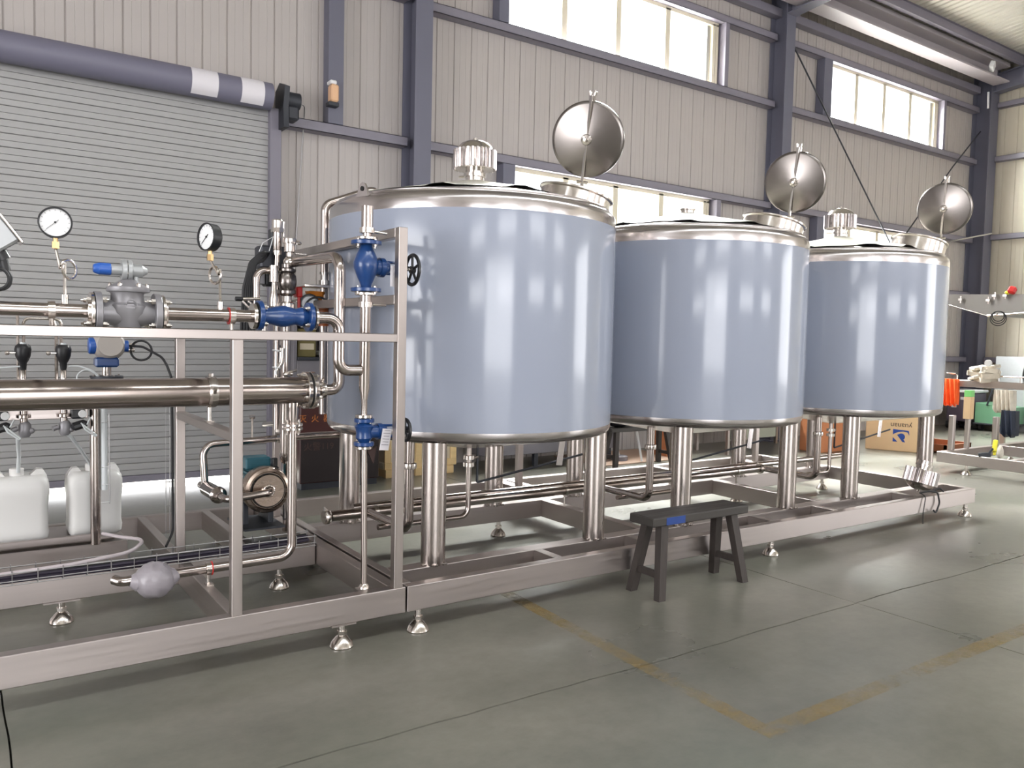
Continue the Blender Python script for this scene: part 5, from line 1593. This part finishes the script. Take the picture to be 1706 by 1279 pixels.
# ---- right hand skid and the clutter by the end wall
t = thing('far_skid_frame', 'low brushed steel frame on feet at the right frame edge', 'frame', (11.2, 3.9, 0))
def bx(name, x0, x1, y0, y1, z0, z1, m=m_beam):
    return part(name, box(nb(), x0, x1, y0, y1, z0, z1, 0.005), m, t)
bx('beam', 9.52, 9.60, 2.3, 4.95, 0.115, 0.24); bx('beam', 9.60, 13.2, 4.87, 4.95, 0.115, 0.24); bx('beam', 13.12, 13.2, 2.3, 4.87, 0.115, 0.24)
bx('beam', 9.60, 13.12, 4.1, 4.18, 0.115, 0.24); bx('beam', 10.9, 10.98, 2.3, 4.87, 0.115, 0.24); bx('beam', 12.0, 12.08, 2.3, 4.87, 0.24, 0.30)
bx('beam', 11.2, 13.2, 4.5, 4.58, 0.24, 0.30); bx('beam', 9.60, 13.12, 2.3, 2.38, 0.115, 0.24)
bx('post', 9.74, 9.80, 4.88, 4.94, 0.24, 0.66, m_post); bx('post', 10.115, 10.165, 4.885, 4.935, 0.24, 0.62, m_post); bx('post', 10.82, 10.89, 4.88, 4.94, 0.24, 0.60, m_post)
part('wood_sleeve', box(nb(), 10.10, 10.18, 4.865, 4.955, 0.60, 0.87, 0.004), m_card, t, label='brown wrapped post head')
part('green_band', box(nb(), 10.10, 10.178, 4.865, 4.953, 0.87, 0.95, 0.004), mat('light_green_plastic', (120, 190, 110), 0.5), t, label='light green band')
for x, y in ((9.56, 4.62), (9.56, 3.2), (13.1, 4.9), (11.3, 4.91)):
    piece('levelling_foot', ME_FOOT, t, (x, y, 0))
b = nb(); sph(b, (9.75, 4.35, 0.29), 0.05, (0.7, 0.7, 1.5), n=16, noise=0.12)
solo('plastic_bag', b, m_cloth, 'small crumpled whitish bag on the far frame beam', 'bag', (9.75, 4.35, 0.22))
b = nb(); obox(b, (9.95, 4.50, 0.33), (0.06, 0.05, 0.14), (0.1, 0.3, 0.5), 0.01); obox(b, (9.95, 4.50, 0.25), (0.03, 0.03, 0.06), (0.1, 0.3, 0.5), 0.005)
solo('yellow_tag', b, m_yellow, 'bright yellow tag standing beside the whitish bag', 'tag', (9.95, 4.5, 0.24))
b = nb(); bar(b, (9.53, 4.48, 0.25), (9.60, 4.38, 0.27), 0.04, 0.05, 0.006); cyl(b, (9.58, 4.40, 0.27), (9.60, 4.36, 0.34), 0.012, 8)
solo('small_clamp', b, m_dark, 'small dark clamp on the near beam of the far frame', 'clamp', (9.55, 4.45, 0.24))
t = thing('round_motor', 'grey round motor on the far frame at the right edge', 'motor', (11.6, 4.0, 0.24))
part('motor_body', cyl(nb(), (11.35, 4.0, 0.42), (11.75, 4.2, 0.42), 0.17, 36), m_castl, t)
b = nb(); box(b, 11.3, 11.9, 3.95, 4.25, 0.24, 0.28, 0.004)
part('motor_plate', b, m_beam, t)
t = thing('steel_rack', 'steel rack with a long rail and folded cloths at the far right', 'rack', (12.6, 5.7, 0))
part('rail', box(nb(), 12.55, 12.65, 4.2, 6.42, 0.88, 0.98, 0.005), m_beamy, t)
for y in (4.4, 5.6):
    part('post', box(nb(), 12.57, 12.63, y - 0.03, y + 0.03, 0, 0.88), m_post, t)
b = nb(); tube(b, [(12.6, 6.30, 0.97), (12.6, 6.30, 1.07), (12.6, 6.45, 1.07)], 0.014, rad=0.03, n=8)
part('bent_hook', b, m_clamp, t)
part('guard_rail', tube(nb(), [(12.6, 5.72, 1.06), (12.6, 4.2, 1.06)], 0.012, n=8), m_clamp, t)
for y in (5.7, 5.4, 5.1, 4.8):
    part('baluster', cyl(nb(), (12.6, y, 0.98), (12.6, y, 1.06), 0.01, 8), m_clamp, t)
def draped(name, label, cat, m, x, y0, y1, ztop, zbot, th=0.05, fold=7):
    b = nb()
    n_, k_ = 24, 8
    F, Bk = [], []
    for j in range(k_ + 1):
        rf, rb = [], []
        for i in range(n_ + 1):
            s = i / n_
            y = y0 + (y1 - y0) * s
            z = ztop + (zbot - ztop) * (j / k_) + (0.03 * math.sin(fold * s * 3) if j == k_ else 0)
            w = 0.022 * math.sin(fold * 2 * PI * s / 2 + j * 0.35) * (0.3 + j / k_)
            rf.append(b.verts.new((x - th / 2 + w, y, z))); rb.append(b.verts.new((x + th / 2 + w, y, z)))
        F.append(rf); Bk.append(rb)
    ring_faces(b, F, close=False); ring_faces(b, Bk, close=False)
    for i in range(n_):
        b.faces.new((F[0][i], F[0][i + 1], Bk[0][i + 1], Bk[0][i])); b.faces.new((F[-1][i], F[-1][i + 1], Bk[-1][i + 1], Bk[-1][i]))
    for j in range(k_):
        b.faces.new((F[j][0], F[j + 1][0], Bk[j + 1][0], Bk[j][0])); b.faces.new((F[j][-1], F[j + 1][-1], Bk[j + 1][-1], Bk[j][-1]))
    return solo(name, b, m, label, cat, (x, (y0 + y1) / 2, ztop))
draped('orange_cloth', 'bright orange cloth hanging on the rack end beside the third tank', 'cloth', m_orcloth, 12.50, 6.22, 6.44, 0.99, 0.60)
draped('white_cloth', 'off white cloth bundle hanging from the rack rail at right', 'cloth', m_cloth, 12.49, 5.42, 5.68, 0.87, 0.56, 0.10, 9)
draped('navy_bag', 'dark navy bag hanging under the off white cloth', 'bag', m_navy, 12.47, 5.36, 5.55, 0.58, 0.22, 0.12, 5)
b = nb()
for i in range(9):
    a = random.uniform(0, 6)
    obox(b, (12.6, 5.9 + 0.10 * math.sin(i * 2.1), 1.02 + 0.022 * i), (0.22, 0.26 - 0.015 * i, 0.05), (random.uniform(-.3, .3), random.uniform(-.3, .3), a), 0.012)
solo('cloth_pile', b, m_cloth, 'pile of crumpled grey rags on top of the steel rack', 'rags', (12.6, 5.9, 0.98))
b = nb(); disc(b, (12.48, 5.80, 1.25), X1, 0.05, 0.03, 24)
solo('round_gauge', b, m_white, 'small white round dial on top of the rag pile', 'gauge', (12.48, 5.80, 1.2))
t = thing('welding_machine', 'purple grey welding machine with pale labels on the floor behind the third tank', 'machine', (15.2, 7.4, 0))
part('housing', box(nb(), 14.95, 15.55, 7.22, 7.64, 0.14, 0.66, 0.02), m_purple, t)
part('top_cover', box(nb(), 14.93, 15.57, 7.20, 7.66, 0.66, 0.71, 0.012), m_white, t, label='white top cover')
for y, z, w, h in ((7.50, 0.42, 0.09, 0.07), (7.46, 0.54, 0.05, 0.05), (7.36, 0.56, 0.06, 0.05)):
    part('label_plate', box(nb(), 14.945, 14.952, y - w / 2, y + w / 2, z - h / 2, z + h / 2), m_paper, t)
for x in (15.0, 15.45):
    for y in (7.26, 7.60):
        part('wheel', cyl(nb(), (x, y - 0.03, 0.07), (x, y + 0.03, 0.07), 0.07, 20), m_rubber, t)
t = thing('green_cart', 'green painted low cart by the end wall at far right', 'cart', (15.4, 6.9, 0))
b = nb()
prism(b, [(15.0, 7.15, 0.14), (15.0, 7.15, 0.50), (15.0, 6.60, 0.44), (15.0, 6.60, 0.14)], (0.8, 0, 0))
part('bin', b, m_green, t)
part('rim', box(nb(), 14.985, 15.82, 6.58, 7.17, 0.115, 0.145, 0.004), m_dark, t)
for x in (15.1, 15.7):
    for y in (6.68, 7.08):
        part('wheel', cyl(nb(), (x, y - 0.025, 0.06), (x, y + 0.025, 0.06), 0.06, 20), m_rubber, t)
part('handle', bar(nb(), (14.99, 6.95, 0.46), (14.97, 6.80, 0.98), 0.02, 0.03), m_dark, t)
t = thing('round_duct', 'grey duct box with a large round opening by the end wall', 'duct', (15.9, 6.5, 0))
b = nb()
prism(b, [(15.6, 7.12, 0.0), (15.6, 7.12, 1.33), (15.6, 5.6, 1.33), (15.6, 5.6, 0.0)], (0.6, 0, 0))
part('casing', b, m_castl, t)
b = nb(); lathe(b, [(0.36, 0.0), (0.36, -0.06), (0.46, -0.06), (0.47, 0.0)], (15.6, 6.28, 1.02), X1, n=48)
part('mouth_ring', b, m_castl, t)
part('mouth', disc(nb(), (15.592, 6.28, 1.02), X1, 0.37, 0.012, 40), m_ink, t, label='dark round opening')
t = thing('steel_hopper', 'wide stainless hopper raised high in front of the end wall', 'hopper', (12.6, 5.3, 1.9))
b = nb()
prism(b, [(12.0, 6.2, 2.245), (12.0, 6.2, 2.10), (12.0, 5.63, 1.925), (12.0, 4.5, 2.0), (12.0, 4.5, 2.2), (12.0, 5.60, 2.225)], (1.2, 0, 0))
part('shell', b, m_hop, t)
part('edge_rail', tube(nb(), [(11.99, 5.63, 1.925), (11.99, 4.5, 2.0)], 0.014, n=8), m_clamp, t)
part('edge_rail', tube(nb(), [(11.99, 6.2, 2.10), (11.99, 5.63, 1.925)], 0.01, n=8), m_clamp, t)
for y, z in ((5.98, 2.16), (5.52, 2.20), (5.38, 2.20), (5.60, 2.14)):
    b = nb(); cyl(b, (11.93, y, z), (12.0, y, z), 0.012, 8); cyl(b, (11.95, y, z - 0.05), (11.95, y, z + 0.05), 0.014, 8); obox(b, (11.945, y, z), (0.03, 0.05, 0.03))
    part('valve_fitting', b, m_clamp, t)
for x0, y0 in ((12.05, 4.5), (13.1, 4.52)):
    part('support_leg', box(nb(), x0, x0 + 0.06, y0, y0 + 0.06, 0, 2.12), m_column, t)
b = nb(); obox(b, (11.96, 5.30, 2.27), (0.08, 0.10, 0.10), (0.3, 0.4, 0.2), 0.02)
p = solo('red_tag', b, m_redp, 'small red tag with a yellow corner on the hopper top', 'tag', (11.96, 5.3, 2.2))
b = nb(); obox(b, (11.95, 5.36, 2.235), (0.05, 0.05, 0.04), (0.3, 0.4, 0.2), 0.01)
part('yellow_corner', b, m_yellow, p)
b = nb()
for rr in (0.10, 0.085, 0.07):
    torus(b, (11.96, 5.46, 1.90 - (rr - .085)), (1, 0.2, 0), rr, 0.006, 32, 6)
solo('cable_coil', b, m_rubber, 'coil of black cable hanging from the hopper edge', 'cable', (11.96, 5.46, 1.95))
t = thing('orange_tray', 'shallow orange brown wooden tray on the floor beyond the far frame', 'tray', (12.2, 6.3, 0))
b = nb(); box(b, 11.2, 11.9, 5.7, 6.25, 0, 0.02); box(b, 11.2, 11.9, 5.7, 5.73, 0, 0.12); box(b, 11.2, 11.9, 6.22, 6.25, 0, 0.12); box(b, 11.2, 11.23, 5.7, 6.25, 0, 0.12); box(b, 11.87, 11.9, 5.7, 6.25, 0, 0.12)
part('tray_body', b, mat('orange_brown_wood', (140, 84, 54), 0.7), t)
